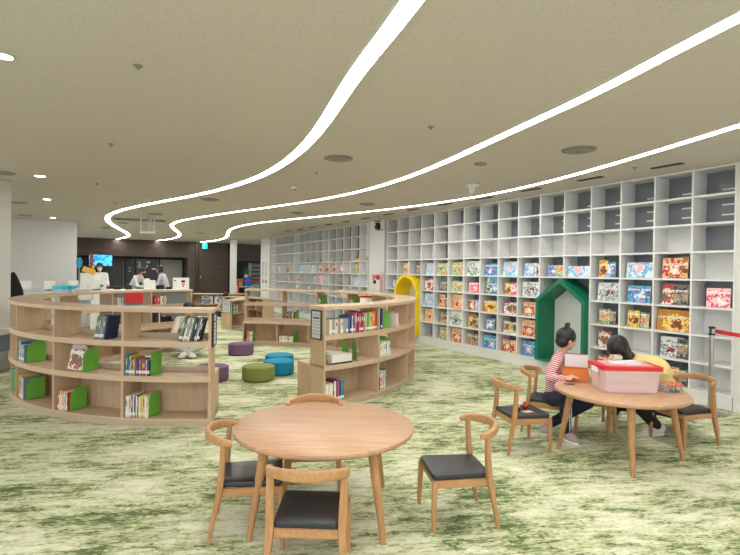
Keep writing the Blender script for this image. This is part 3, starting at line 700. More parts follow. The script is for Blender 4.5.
chairs = [
 ((-.28, 2.525, 0), 88, 'oak chair with its backrest towards the viewer, nearest edge of the foreground table'),
 ((-.695, 2.975, 0), 10, 'oak chair with black seat tucked in at the left of the foreground table'),
 ((-.375, 3.505, 0), -86, 'oak chair with black seat pushed in behind the foreground table'),
 ((.55, 3.13, 0), 188, 'oak chair with black seat standing free to the right of the foreground table'),
 ((1.33, 4.40, 0), 12, 'oak chair with red toy pieces on its black seat'),
 ((1.74, 4.90, 0), -28, 'oak chair on which the child in the striped top sits'),
 ((2.21, 5.02, 0), -98, 'oak chair behind the play table, between child and squatting person'),
 ((2.89, 4.62, 0), 197, 'oak chair with black seat at the right of the play table, near the rope post'),
]
ch0 = make_chair(chairs[0][2]); ch0.location = chairs[0][0]; ch0.rotation_euler.z = R(chairs[0][1])
for loc, a, lab in chairs[1:]: dup(ch0, loc, R(a), lab)

# poufs
def pouf(loc, r, h, col, label):
    t = thing('pouf', label, 'pouf', loc, 0, 'round floor poufs')
    prof = [(.001, .004), (r*.9, .004), (r*.98, .02), (r, .05), (r, h*.5), (r, h-.03), (r*.975, h-.008), (r*.9, h), (r*.4, h+.006), (.001, h+.007)]
    MB().lathe((0, 0, 0), prof, 40).build('cushion', plain('felt_'+label.split()[0], col, .9, var=.08, scale=40, bump=.1), t, smooth=True)
    for z in (.045, h-.02):
        MB().tube([(r*1.0*math.cos(2*math.pi*i/40), r*math.sin(2*math.pi*i/40), z) for i in range(40)], .004, 6, closed=True).build('piping', plain('felt_'+label.split()[0], col), t, smooth=True)
    return t
pouf((-1.525, 6.98, 0), .222, .2, (128, 138, 72), 'olive green round pouf in front of the two blue ones')
pouf((-1.325, 7.42, 0), .222, .2, (12, 132, 170), 'blue round pouf touching the olive one, nearer of the two blue')
pouf((-1.41, 7.95, 0), .222, .2, (10, 120, 158), 'blue round pouf further back, half behind the nearer blue one')
pouf((-2.31, 9.1, 0), .222, .2, (112, 84, 112), 'purple round pouf standing furthest back by the inner bench')
pouf((-2.15, 6.92, 0), .222, .2, (92, 76, 100), 'purple round pouf half hidden by the left end panel')
# ------------------------------------------------------------------ viewpoint (also used to read places off the plan)
FOC, EYE = 505., 1.5
TH, RO = math.atan(4.5/FOC), math.atan(.014)
fw = Vector((0, math.cos(TH), -math.sin(TH))); rt = Vector((1, 0, 0)); up_ = rt.cross(fw)
def ray(px, py):
    x, y = px-370, 277.5-py; c, s = math.cos(RO), math.sin(RO)
    return (fw*FOC+rt*(c*x-s*y)+up_*(s*x+c*y))/FOC
def at(px, py, Y): d = ray(px, py); return Vector((0, 0, EYE))+d*(Y/d.y)
def onz(px, py, z): d = ray(px, py); return Vector((0, 0, EYE))+d*((z-EYE)/d.z)

# ------------------------------------------------------------------ ceiling fittings
LIGHT = plain('light_diffuser', (255, 253, 246), .5, emit=13, var=0)
def smooth2(P, n=8):
    return [Vector((p.x, p.y, 0)) for p in bez([(q.x, q.y, 0) for q in P], n)]
def strip(pix, label, wd=.12, ext=None):
    P = [onz(x, y, CEIL) for x, y in pix]
    if ext: P = [P[0]+(P[0]-P[1]).normalized()*ext]+P
    P = smooth2(P, 10)
    for _ in range(60): P = [P[0]]+[P[i]*.5+(P[i-1]+P[i+1])*.25 for i in range(1, len(P)-1)]+[P[-1]]
    t = thing('ceiling_light_strip', label, 'ceiling light', (P[len(P)//2].x, P[len(P)//2].y, CEIL))
    o = t.location.copy()
    Q = [Vector((p.x-o.x, p.y-o.y, -.004)) for p in P]
    MB().sweep(Q, [(-wd/2, -.003), (wd/2, -.003), (wd/2, .003), (-wd/2, .003)]).build('diffuser', LIGHT, t)
    for sg in (-1, 1):
        MB().sweep(Q, [(sg*(wd/2+.001), -.008), (sg*(wd/2+.010), -.008), (sg*(wd/2+.010), .0035), (sg*(wd/2+.001), .0035)]).build('trim_edge', PAINT, t)
strip([(411, 0), (386, 34), (364, 61), (345, 88), (325, 121), (305, 146), (280, 166), (250, 180.5), (210, 192), (170, 199.5), (130, 207), (112, 212.5), (106, 217.5), (110, 223.5), (122, 230), (130, 234.5), (127, 237), (116, 239)], 'long curving ceiling light strip running overhead to the top edge, leftmost of the three', .105, 1.6)
strip([(740, 15), (670, 51), (595, 92.5), (535, 119), (480, 145.5), (420, 172.5), (370, 189), (320, 199.5), (260, 208), (200, 216.5), (175, 221.5), (170.5, 225), (175, 230), (182, 234.5), (175, 238.5), (157, 240.5)], 'middle one of the three curving ceiling light strips', .092, 1.6)
strip([(740, 124), (670, 146), (595, 168.5), (520, 188.5), (445, 202), (370, 211), (320, 216), (280, 220), (245, 224), (231, 228.5), (226.5, 232.5), (229, 236), (220, 240), (200, 242)], 'ceiling light strip nearest the white bookcases, rightmost of the three', .09, 2.0)
def disc(px, py, r, name, label, cat, rings=0, m=None, emit=False, group=None):
    p = onz(px, py, CEIL); t = thing(name, label, cat, (p.x, p.y, CEIL), 0, group)
    if emit:
        MB().lathe((0, 0, 0), [(r*.99, -.002), (r, -.01), (r*.86, -.012), (r*.84, -.003)], 24).build('rim', PAINT, t)
        MB().cyl((0, 0), r*.83, -.007, -.003, 24).build('lens', LIGHT, t)
    else:
        MB().lathe((0, 0, 0), [(.001, -.001), (r, -.001), (r*1.0, -.008), (r*.9, -.014), (r*.88, -.006), (.001, -.006)], 32).build('rim', m or plain('vent_grey', (142, 138, 130), .5), t, smooth=True)
        for i in range(rings):
            q = r*(.78-.2*i); MB().lathe((0, 0, 0), [(q, -.006), (q+.004, -.02), (q-.035*r/.2, -.024), (q-.05*r/.2, -.01)], 32).build('ring_blade', plain('vent_blade', (140, 138, 128), .5), t, smooth=True)
    return t
V = 'round ceiling air diffusers'
disc(338.5, 158, .165, 'ceiling_vent', 'round air diffuser beside the leftmost light strip, the largest left of centre', 'ceiling vent', 3, group=V)
disc(579, 149.5, .17, 'ceiling_vent', 'round air diffuser between the middle and right light strips', 'ceiling vent', 3, group=V)
for x, y, r, l in ((210, 199.2, .17, 'round air diffuser just right of the bend of the leftmost strip'), (156, 214, .16, 'round air diffuser above the long slotted grille'), (123, 222.5, .15, 'round air diffuser left of the slotted grille'), (106, 227.5, .15, 'round air diffuser above the dark panelling at far left'),
                   (200, 233, .14, 'round air diffuser in front of the green exit sign'), (297, 212.5, .14, 'round air diffuser above the far cubby bookcase'), (367, 204, .15, 'round air diffuser close to the right strip, halfway along')):
    disc(x, y, r, 'ceiling_vent', l, 'ceiling vent', 2, group=V)
disc(480.5, 163.5, .075, 'ceiling_hatch', 'small round grey ceiling cap between the middle and right strips', 'ceiling fitting', 0)
for x, y, l in ((4, 55, 'round downlight at the left edge of the picture'), (40, 175.5, 'round downlight above the left pillar'), (47, 199, 'round downlight over the white wall block'), (53, 217.5, 'tiny downlight at the top of the white wall block'), (123, 241.5, 'small downlight near the dark wood panelling')):
    disc(x, y, .055 if y < 100 else .075, 'downlight', l, 'ceiling light', 0, emit=True, group='round downlights')
for x, y, l in ((138, 65.5, 'small sprinkler head, nearest one on the left ceiling'), (111, 144, 'small sprinkler head left of centre, second nearest'), (97, 183.3, 'small sprinkler head, third along the left ceiling'), (115, 203, 'small sprinkler head near the bend of the left strip'),
                (316, 172.5, 'small sprinkler head beneath the leftmost strip'), (431, 126.5, 'small sprinkler head between left and middle strips'), (635, 167.5, 'small sprinkler head by the right bookcase')):
    p = onz(x, y, CEIL); mb = MB(); mb.cyl((0, 0), .030, -.005, 0, 20); mb.cyl((0, 0), .008, -.02, -.005, 10); mb.cyl((0, 0), .015, -.023, -.02, 14)
    tag(mb.build('sprinkler', plain('sprinkler_metal', (140, 136, 128), .4), loc=(p.x, p.y, CEIL-.001)), l, 'sprinkler', 'ceiling sprinklers')
p = onz(295, 187, CEIL); t = thing('smoke_detector', 'white smoke detector below the middle of the leftmost strip', 'smoke detector', (p.x, p.y, CEIL))
MB().lathe((0, 0, 0), [(.001, -.001), (.06, -.001), (.062, -.012), (.045, -.03), (.001, -.034)], 24).build('housing', WHITE, t, smooth=True); MB().cyl((0, 0), .022, -.046, -.033, 16).build('sensor', plain('sensor_grey', (110, 110, 116)), t)
p = onz(472, 184.5, CEIL); t = thing('ceiling_speaker', 'white cone-shaped ceiling unit beside the right light strip', 'ceiling speaker', (p.x, p.y, CEIL))
MB().lathe((0, 0, 0), [(.001, -.001), (.115, -.001), (.118, -.014), (.06, -.04), (.001, -.04)], 28).build('flange', PAINT, t, smooth=True)
MB().lathe((0, 0, 0), [(.001, -.041), (.05, -.041), (.044, -.10), (.03, -.125), (.001, -.127)], 24).build('cone', PAINT, t, smooth=True)
# slot diffusers along the bookcase
for k, (x, y) in enumerate(((667, 165.5), (590, 178.5), (531, 189.5), (484, 198), (445, 204), (413, 209.5), (388, 214), (365.5, 218.2), (345.7, 221.5), (328.4, 224.3), (312.5, 226.9), (300, 229.4), (287.8, 230.8))):
    p = onz(x, y, CEIL); t = thing('slot_diffuser', 'black slot diffuser over the bookcases, %s counted from the right' % ORD[k], 'ceiling vent', (p.x, p.y, CEIL), WROT, 'slot diffusers along the bookcases')
    MB().box((0, 0, -.006), (.36, .07, .009)).build('slot', plain('slot_dark', (50, 48, 44), .6), t); MB().box((.185, 0, -.003), (.01, .07, .005)).build('end_cap', PAINT, t)
for x, y, l in ((18, 202.5, 'short dark slot vent beside the left pillar'), (25, 215.3, 'short dark slot vent over the white wall block'), (1, 172.5, 'dark round vent cut by the left edge')):
    p = onz(x, y, CEIL); t = thing('slot_diffuser', l, 'ceiling vent', (p.x, p.y, CEIL), .1)
    MB().lathe((0, 0, 0), [(.001, -.001), (.17, -.001), (.165, -.012), (.10, -.02), (.001, -.012)], 24).build('rim', plain('vent_grey', (142, 138, 130)), t, smooth=True)
t = thing('air_grille', 'long rectangular slotted ceiling grille inside the bend of the left strip', 'ceiling vent', (*onz(139.5, 219.8, CEIL).xy, CEIL), R(20))
MB().box((0, 0, -.004), (1.25, .62, .006)).build('frame', plain('vent_grey', (142, 138, 130)), t)
for i in range(7): MB().box((0, -.24+.08*i, -.010), (1.2, .03, .008)).build('slat', plain('vent_blade', (110, 106, 98)), t)

# hanging sign frame near the counter
p = at(147.5, 241, 12.0); t = thing('hanging_rail_frame', 'silver hanging rail frame suspended from the ceiling before the dark panelling', 'hanging fitting', (p.x, p.y, CEIL))
for dx in (-.13, .02, .07, .14):
    MB().tube([(dx, dx*.4, 0), (dx, dx*.4, -.36)], .018, 8, up=(0, 1, 0)).build('rod', SILVER, t)
MB().box((.0, .01, -.40), (.34, .07, .06), rot=R(22)).build('cross_bar', SILVER, t)
# projector on bracket by the pillar
c = at(377.5, 226, 11.6); t = thing('projector', 'black wall-mounted spotlight unit at the top of the white pillar', 'spotlight', c, WROT)
MB().box((0, 0, 0), (.11, .12, .15), bev=.02).build('body', BLACK, t); MB().cyl((0, 0), .03, .07, .2, 12).build('stem', STEEL, t)
MB().box((0, -.05, -.085), (.26, .06, .012)).build('bracket', plain('dark_grey_metal', (70, 70, 70)), t)
mb = MB(); mb.tube([(0, .055, .02), (0, .075, .02)], .028, 14); mb.build('lens', plain('lens_glass', (170, 176, 180), .1), t)
for i in range(4): mb = MB(); mb.box((-.09+.06*i, .0, .105), (.03, .12, .012), rot=.4*(i-1.5)); mb.build('barn_door', BLACK, t)

# ------------------------------------------------------------------ back of the room
KO, KE, KN = Vector((-7.97, 23, 0)), Vector((.8660254, .5, 0)), Vector((.5, -.8660254, 0))
KR = math.atan2(KE.y, KE.x)
def K(u, t, z=0): return KO+KE*u+KN*t+Vector((0, 0, z))
def kbox(name, u0, u1, t0, t1, z0, z1, m, parent=None, kind='structure', bev=0):
    mb = MB(); mb.box(((u0+u1)/2, -(t0+t1)/2, (z0+z1)/2), (u1-u0, abs(t1-t0), z1-z0), bev=bev)
    return mb.build(name, m, parent, loc=KO if parent is None else None, rotz=KR if parent is None else 0, kind=kind)
DARKP = plain('charcoal_panel', (48, 46, 48), .4, var=.15, scale=1.5)
kbox('wall_back', -7.5, 5.6, -1.6, -1.5, 0, CEIL, DARKP)
kbox('trim_4', -5.2, -.32, -.9, 0, 2.07, CEIL, DARKWOOD)            # panelled bulkhead over the counter zone
kbox('trim_5', -.32, .02, -.9, 0, 0, CEIL, DARKWOOD)
kbox('trim_6', .02, .12, -.9, .05, 0, CEIL, plain('dark_bronze', (62, 50, 44), .4))
kbox('door_1', .16, 1.52, -.5, -.06, 0, CEIL-.02, DARKWOOD)
kbox('trim_7', 1.54, 1.62, -.9, .06, 0, CEIL, plain('black_frame', (34, 30, 30), .4))
kbox('trim_8', 1.7, 4.4, -.6, -.1, 2.0, CEIL, DARKWOOD)
kbox('wall_left', -16, -5.2, -.05, .05, 0, CEIL, PAINT)
t = thing('door_lever', 'small round steel handle on the tall dark wood door', 'door handle', K(.24, -.03, 1.2)); MB().box((0, 0, 0), (.05, .03, .12), bev=.01).build('plate', STEEL, t); MB().box((.03, -.03, 0), (.09, .02, .02), bev=.006).build('lever', STEEL, t)
kb = lambda u: K(u, -.98)
for k, (u0, u1, m, l) in enumerate(((-4.9, -4.0, DARKP, 'charcoal storage panel, leftmost under the bulkhead'), (-3.9, -2.85, DARKP, 'charcoal panel right of the wall screen'), (-2.8, -2.45, DARKP, 'narrow charcoal panel marked with a small figure'), (-2.4, -1.42, plain('navy_glass', (44, 48, 66), .2), 'dark blue glazed panel marked 3 behind the counter'), (-1.38, -.38, plain('pale_grey_roller', (150, 148, 144), .5), 'pale grey roller shutter right of the dark blue panel'))):
    t = thing('wall_panel', l, 'panel', K((u0+u1)/2, -1.0), KR); MB().box((0, 0, 1.0), (u1-u0-.04, .06, 1.98), bev=.01).build('leaf', m, t)
    MB().box(((u1-u0)/2-.01, -.02, 1.0), (.03, .08, 2.0)).build('frame', plain('panel_frame', (110, 106, 100), .4, metal=.3), t)
    MM = Matrix.Translation((0, -.034, 0)) @ Matrix.Rotation(R(90), 4, 'X')
    if k == 3:
        text_obj('3', .34, WHITE, t, Matrix.Translation((-.33, -.034, 1.72)) @ Matrix.Rotation(R(90), 4, 'X'))
        mb = MB(); mb.box((.05, -.033, 1.84), (.16, .004, .07)); mb.box((.3, -.033, 1.55), (.2, .004, .06)); mb.box((.0, -.033, 1.66), (.05, .004, .09)); mb.build('sticker', WHITE, t)
    if k == 2: text_obj('2', .3, plain('sign_grey', (150, 150, 150)), t, Matrix.Translation((0, -.034, 1.5)) @ Matrix.Rotation(R(90), 4, 'X'))
t = thing('wall_screen', 'bright blue wall screen above the staff behind the counter', 'screen', K(-3.80, .10, 1.87), KR)
def screen_mat():
    m, nt, b = nodes('screen_picture'); N = nt.nodes; L = nt.links; tc = N.new('ShaderNodeTexCoord'); n = N.new('ShaderNodeTexNoise'); n.inputs['Scale'].default_value = 5; n.inputs['Detail'].default_value = 5
    L.new(tc.outputs['Object'], n.inputs['Vector']); cr = N.new('ShaderNodeValToRGB'); e = cr.color_ramp.elements; e[0].position = .47; e[1].position = .56; e[0].color = (*lin((30, 110, 190)), 1); e[1].color = (*lin((70, 190, 245)), 1)
    L.new(n.outputs['Fac'], cr.inputs[0]); L.new(cr.outputs[0], b.inputs['Emission Color']); b.inputs['Emission Strength'].default_value = 1.0; b.inputs['Base Color'].default_value = (.02, .1, .2, 1); return m
MB().box((0, .03, 0), (.90, .06, .52), bev=.01).build('housing', BLACK, t); MB().box((0, -.003, 0), (.84, .006, .46)).build('display', screen_mat(), t)
# exit sign
t = thing('exit_sign', 'small green illuminated exit sign over the dark door', 'exit sign', K(.36, .28, 2.66), KR)
EX = plain('exit_green', (20, 190, 170), .4, emit=.8, var=0)
MB().box((0, 0, 0), (.22, .04, .34), bev=.006).build('housing', EX, t)
mb = MB(); mb.blob((0, -.024, .11), (.022, .004, .022)); mb.limb((0, -.024, .07), (-.01, -.024, -.0), .014, .012, k=1); mb.limb((-.01, -.024, 0), (.04, -.024, -.05), .010, .008); mb.limb((-.01, -.024, 0), (-.05, -.024, -.08), .010, .008); mb.limb((0, -.024, .06), (.05, -.024, .03), .008, .007); mb.limb((0, -.024, .06), (-.05, -.024, .04), .008, .007)
mb.build('running_figure', WHITE, t)
MB().tube([(0, 0, .17), (0, 0, .20)], .01, 8, up=(0, 1, 0)).build('bracket', STEEL, t)
# white columns
p = at(233.3, 270, 21.0); MB().box((p.x, p.y, CEIL/2), (.27, .27, CEIL), rot=R(14)).build('trim_9', PAINT, kind='structure')
# left white block and pillar
WB0 = at(77, 222.4, 14.0)
e_ = KE; c0 = Vector((WB0.x, WB0.y, 0)); q = c0-e_*1.6+Vector((-.5, .866, 0))*.6
MB().box((q.x, q.y, CEIL/2), (3.2, 1.2, CEIL), rot=KR).build('wall_front_left', PAINT, kind='structure')
# small set-back portion beside it
q2 = at(79, 270, 16.5); 
p = at(12, 270, 7.55); p2 = at(6.5, 270, 7.35)
ang = R(-12); cx = p.x-.45*math.cos(ang); 
MB().box((p.x-.52, p.y-.05, CEIL/2), (.86, .3, CEIL)).build('trim_10', plain('column_white', (222, 222, 220), .6, var=.01), kind='structure')
MB().box((p.x-.69, p.y-.35, CEIL/2), (1.06, .29, CEIL)).build('trim_11', PAINT, kind='structure')
# bench round the pillar
p = at(12, 331, 7.6); t = thing('white_bench', 'white moulded bench with grey sides at the foot of the left pillar', 'bench', (p.x-.42, 7.45, 0))
def rpoly(hx, hy, r, n=6):
    out = []
    for sx, sy, a0 in ((1, 1, 0), (-1, 1, 90), (-1, -1, 180), (1, -1, 270)):
        for i in range(n+1): a = R(a0+90*i/n); out.append((sx*(hx-r)+r*math.cos(a), sy*(hy-r)+r*math.sin(a)))
    return out
def slabp(hx, hy, r, z0, z1, name, m, par, dx=0): mb = MB(); mb.prism([(u+dx, v) for u, v in rpoly(hx, hy, r)], lambda u, v, z: (u, v, z), z0, z1); return mb.build(name, m, par)
slabp(.46, .55, .12, .52, .60, 'seat', WHITE, t); slabp(.42, .5, .1, .27, .52, 'side', plain('blue_grey_laminate', (128, 140, 156), .5), t); slabp(.46, .55, .12, .2, .27, 'ledge', plain('pale_grey', (190, 192, 192)), t); slabp(.43, .52, .1, 0, .2, 'plinth', plain('pale_grey', (190, 192, 192)), t)
# black garment hanging by the pillar
t = thing('black_coat', 'black coat draped over a stand at the left, behind the pillar', 'coat', (*at(13, 300, 9.2).xy, 0))
mb = MB(); mb.loft([[(math.cos(a)*r*.75, math.sin(a)*r*.6, z*.99) for a in [2*math.pi*i/14 for i in range(14)]] for r, z in ((.14, .35), (.2, .5), (.24, .9), (.22, 1.1), (.15, 1.25), (.08, 1.38), (.03, 1.44))]); mb.build('cloth', plain('black_cloth', (18, 18, 20), .9), t, smooth=True)
MB().tube([(0, 0, .02), (0, 0, 1.3)], .02, 8, up=(0, 1, 0)).cyl((0, 0), .2, 0, .02).build('stand', BLACK, t)
# low white cabinets against the white block
for k, (x0_, x1_, l) in enumerate(((25, 50, 'low white open-top rack before the white wall, left one'), (58, 83, 'low white open-top rack before the white wall, right one'))):
    a_, b_ = at(x0_, 285, 12.2), at(x1_, 285, 12.2); wd = b_.x-a_.x
    t = thing('white_rack', l, 'rack', ((a_.x+b_.x)/2, 12.2+.6*k, 0))
    MB().box((0, 0, .98), (wd, .4, .03)).build('top', WHITE, t); MB().box((0, -.18, .84), (wd, .03, .22)).build('front', WHITE, t)
    for sx in (-1, 1): MB().box((sx*(wd/2-.015), 0, .6), (.03, .42, 1.2)).build('side_panel', WHITE, t)
    MB().box((0, .19, .62), (wd, .02, 1.0)).build('back_board', WHITE, t)
# blue acrylic box on the left ring
AC = plain('cyan_acrylic', (40, 200, 226), .2, var=.02)
p = at(56, 297, 9.4)
for dx, dy, zz, l in ((0, 0, 0, 'cyan-topped clear acrylic box on the left curved shelf'), (.17, .25, 0, 'cyan-topped clear acrylic box behind its twin on the left curved shelf')):
    a = 150-dx*30; q = polar(CL, RL-.15, 181-dx*26, H_T); t = thing('acrylic_box', l, 'box', q)
    MB().box((0, 0, .03), (.16, .12, .056)).build('clear_base', plain('clear_acrylic', (210, 236, 240), .1, alpha=.55), t)
    MB().box((0, 0, .085), (.18, .14, .05), bev=.01).build('lid', AC, t)
# counter
CR_ = Vector((-7.7, 13.6, 0)); CA = math.atan2(1.4, 3.0)
t = thing('service_counter', 'long white service counter with a red front panel, staff standing behind', 'counter', CR_, CA)
Lc = 2.95
MB().box((Lc/2-.2, 0, .93), (Lc, .6, .04), bev=.008).build('counter_top', WHITE, t); MB().box((Lc/2-.2, .02, .45), (Lc-.1, .5, .9)).build('body', plain('mid_grey_laminate', (112, 112, 114)), t)
MB().box((1.35, -.245, .74), (.7, .02, .3)).build('front_panel', RED, t)
def on_counter(x, y, z=.95): return CR_+Matrix.Rotation(CA, 3, 'Z') @ Vector((x, y, z))
t = thing('kiosk_printer', 'white box-shaped printer on the counter in front of the first staff member', 'printer', on_counter(.35, 0), CA); MB().box((0, 0, .13), (.36, .3, .26), bev=.02).build('body', WHITE, t); MB().box((0, -.16, .1), (.24, .02, .04)).build('paper_slot', BLACK, t); MB().box((-.05, -.02, .33), (.2, .16, .14), rot=.2, bev=.01).build('paper_tray', PAPER, t)
t = thing('white_carton', 'white carton on the counter between the two bending staff', 'box', on_counter(1.62, 0), CA); MB().box((0, 0, .13), (.3, .24, .26), bev=.006).build('body', PAPER, t); MB().box((-.07, 0, .28), (.1, .2, .05), rot=.2).build('flap', PAPER, t)
t = thing('face_sign', 'white board with a drawn face, standing at the right end of the counter', 'sign', on_counter(2.45, -.05), CA)
MB().box((0, 0, .17), (.44, .03, .34), bev=.004).build('board', PAPER, t)
mb = MB(); mb.blob((.06, -.017, .18), (.052, .003, .075), n=18); mb.build('face', plain('face_print', (226, 170, 150)), t)
mb = MB(); mb.blob((.06, -.018, .235), (.062, .0035, .035), n=18); mb.build('drawn_hair', HAIR, t)
mb = MB(); mb.box((.06, -.019, .145), (.04, .004, .012)); mb.blob((.06, -.017, .095), (.02, .003, .03)); mb.build('drawn_mouth', RED, t)
MB().box((-.16, -.017, .25), (.06, .003, .03)).build('printed_mark', plain('print_ink', (60, 64, 70)), t)
for k, (x, w_, h_, l) in enumerate(((.80, .2, .09, 'black desk phone on the counter, left of the bending staff'), (1.08, .16, .12, 'black card reader on the counter next to the phone'), (1.90, .18, .12, 'black scanner on the counter by the third staff member'), (2.12, .12, .07, 'low black tray on the counter left of the face sign'))):
    t = thing('counter_device', l, 'device', on_counter(x, -.05), CA+.2*k); MB().box((0, 0, h_/2), (w_, .16, h_), bev=.015).build('housing', BLACK, t); MB().box((0, -.02, h_+.004), (w_*.6, .08, .008)).build('keypad', plain('keypad_grey', (120, 120, 124)), t)
# display stands at the left of the counter
p = at(86, 290, 13.0); t = thing('display_board', 'white leaflet stand with orange and teal posters left of the counter', 'display stand', (p.x+.02, 13.0, 0), .3)
MB().box((0, 0, .7), (.3, .04, 1.4)).build('board', PAPER, t); MB().box((.05, -.03, 1.46), (.30, .02, .14), rot=Matrix.Rotation(.35, 3, 'Y')).build('orange_poster', plain('orange_poster', (230, 176, 80)), t)
MB().blob((-.17, -.03, 1.66), (.075, .01, .14), n=16).build('teal_balloon', plain('teal_poster', (40, 150, 190)), t); MB().tube([(-.17, -.03, .02), (-.17, -.03, 1.55)], .008, 6, up=(0, 1, 0)).build('rod', STEEL, t)
p = at(92.3, 275, 13.2); t = thing('slim_banner', 'slim brown post banner with coloured badges left of the first staff member', 'banner', (p.x, 13.15, 0), .3)
MB().box((0, 0, .95), (.07, .03, 1.9)).build('post', plain('banner_brown', (120, 70, 50)), t)
for i, cc in enumerate(((200, 60, 50), (230, 180, 70), (210, 120, 100))): MB().cyl((0, 0), .04, 0, .01, 16).build('badge', plain('badge_%d' % i, cc), t).matrix_local = Matrix.Translation((.05, -.02, 1.72-.17*i)) @ Matrix.Rotation(R(90), 4, 'X')

# recess right of the column: shelving, plant, boxes, red barrier
t = thing('storage_rack', 'grey metal drawer rack in the dark recess beside the far pillar', 'rack', K(2.95, -.1, 0), KR)
for i in range(5): MB().box((0, 0, .95+.2*i), (.8, .4, .03)).build('tray', SILVER, t); MB().box((0, .02, 1.02+.2*i), (.7, .3, .1)).build('drawer', plain('drawer_grey', (110, 112, 116)), t)
for sx in (-1, 1): MB().box((sx*.4, 0, .95), (.04, .4, 1.9)).build('side_panel', SILVER, t)
MB().box((0, 0, .45), (.8, .38, .88)).build('base', plain('pale_grey', (190, 192, 192)), t)
t = thing('side_table', 'low white table in the recess carrying a blue box and a plant', 'table', K(2.1, .55, 0), KR)
MB().box((0, 0, .78), (.8, .4, .04)).build('tabletop', WHITE, t)
for sx in (-1, 1):
    for sy in (-1, 1): MB().box((sx*.36, sy*.16, .38), (.04, .04, .76)).build('leg', WHITE, t)
t = thing('blue_box', 'bright blue box on the low table in the recess', 'box', K(2.25, .55, .80), KR); MB().box((0, 0, .2), (.34, .3, .4), bev=.01).build('body', plain('bright_blue', (30, 110, 210)), t); MB().box((0, 0, .41), (.36, .32, .03)).build('lid', plain('bright_blue', (30, 110, 210)), t)
t = thing('yellow_box', 'small ochre box left of the blue box in the recess', 'box', K(1.9, .55, .80), KR); MB().box((0, 0, .16), (.22, .26, .32), bev=.008).build('body', plain('ochre', (200, 160, 70)), t); MB().box((0, 0, .33), (.23, .27, .02)).build('lid', plain('ochre', (200, 160, 70)), t)
t = thing('potted_plant', 'leafy green plant standing on the blue box in the recess', 'plant', K(2.2, .55, 1.226), KR)
MB().cyl((0, 0), .07, 0, .12, 16, .09).build('pot', WHITE, t, smooth=True)
mb = MB()
for i in range(46):
    a = random.random()*6.28; el = random.uniform(.2, 1.4); r = random.uniform(.12, .26); p = Vector((math.cos(a)*math.cos(el)*r, math.sin(a)*math.cos(el)*r, .14+math.sin(el)*r*1.3))
    u = Vector((math.cos(a), math.sin(a), .2)).normalized()*.06; v = Vector((-math.sin(a), math.cos(a), 0))*.025
    vs = [mb.bm.verts.new(q) for q in (p-u, p-v+Vector((0, 0, .01)), p+u, p+v+Vector((0, 0, .01)))]; mb._f(vs)
    mb.tube([(0, 0, .1), p-u], .004, 4)
mb.build('foliage', plain('leaf', (80, 150, 60), .5), t)
for k, u in enumerate((1.72, 2.75)):
    t = thing('barrier_post', 'dark barrier post in the recess, %s end of the red tape' % ('left' if k == 0 else 'right'), 'barrier post', K(u, .95, 0)); MB().cyl((0, 0), .16, 0, .02).build('base', BLACK, t); MB().cyl((0, 0), .035, .02, 1.0, 14).build('pole', RED if k == 0 else BLACK, t); MB().cyl((0, 0), .05, 1.0, 1.1, 14).build('head', RED, t)
tag(kbox('barrier_tape', 1.77, 2.70, .935, .955, 1.02, 1.08, RED, kind=None), 'red retractable tape between the two dark posts in the recess', 'barrier tape'); 
if 'kind' in bpy.data.objects['barrier_tape']: del bpy.data.objects['barrier_tape']['kind']

# shelves and things behind the rings
low_ring((-5.55, 13.7), 2.2, -22, 16, 2, 'low curved birch shelf with a framed double notice, behind the gap of the rings', .75)
low_ring((-4.7, 13.0), 2.3, 28, 78, 4, 'low curved birch shelf seen from its open side below the far pillar', .75, inward=True)
low_ring((-5.6, 19.0), 2.5, -97, -55, 3, 'low curved birch shelf furthest back, in front of the dark door', .75)
row((-5.55, 13.7), 2.2, -20, 1, .414, B('teal:40:220 mint:36:225 teal:34:220 brown:30:210 orange:28:215 cream:30:220'), 'low shelf behind the gap, top tier', 'books on the low shelves')
row((-4.7, 13.0), 1.97, 44, -1, .414, B('cream:34:200 pink:34:190 brown:30:195'), 'open side of the low shelf below the far pillar', 'books on the low shelves', outward=False)
PAL['bluewhite'] = [(40, 60, 120), (220, 226, 236), (60, 60, 70), (120, 140, 190)]
face_out((-5.6, 19.0), 2.4, -84, .414, 'bluewhite', .36, .26, 'blue and white picture book in the furthest low shelf, left one', 61); face_out((-5.6, 19.0), 2.4, -74, .414, 'bluewhite', .36, .26, 'blue and white picture book in the furthest low shelf, right one', 63)
notice((-5.55, 13.7), 2.2-.165, -22, 'framed double notice with black figures on the end of the low curved shelf', .30, .26, .58)

# notices, alarm and switch plates on the pillars
def on_pillar(s, z): return S(s, .004, z)
t = thing('fire_alarm_box', 'red fire-alarm lettering and bell with a black knob on the white pillar', 'fire alarm', on_pillar(7.86, 1.40), WROT)
for k, dx in enumerate((.13, .05)): MB().box((dx, .006, 0), (.03, .012, .12), bev=.004).build('red_mark', RED, t)
mb = MB(); mb.tube([(-.12, 0, 0), (-.12, .04, 0)], .06, 20); mb.build('bell', RED, t); mb = MB(); mb.tube([(.03, 0, -.12), (.03, .03, -.12)], .045, 16); mb.build('knob', BLACK, t); MB().box((.0, .004, .02), (.10, .008, .02)).build('red_bar', RED, t)
t = thing('pillar_notice', 'tall pale pink notice sheet hanging on the white pillar', 'notice', on_pillar(7.58, 1.22), WROT); MB().box((0, .004, 0), (.17, .008, .62)).build('sheet', plain('pinkish_paper', (214, 190, 196)), t); MB().box((0, .01, .0), (.12, .003, .5)).build('print', plain('print_pink', (196, 150, 165)), t)
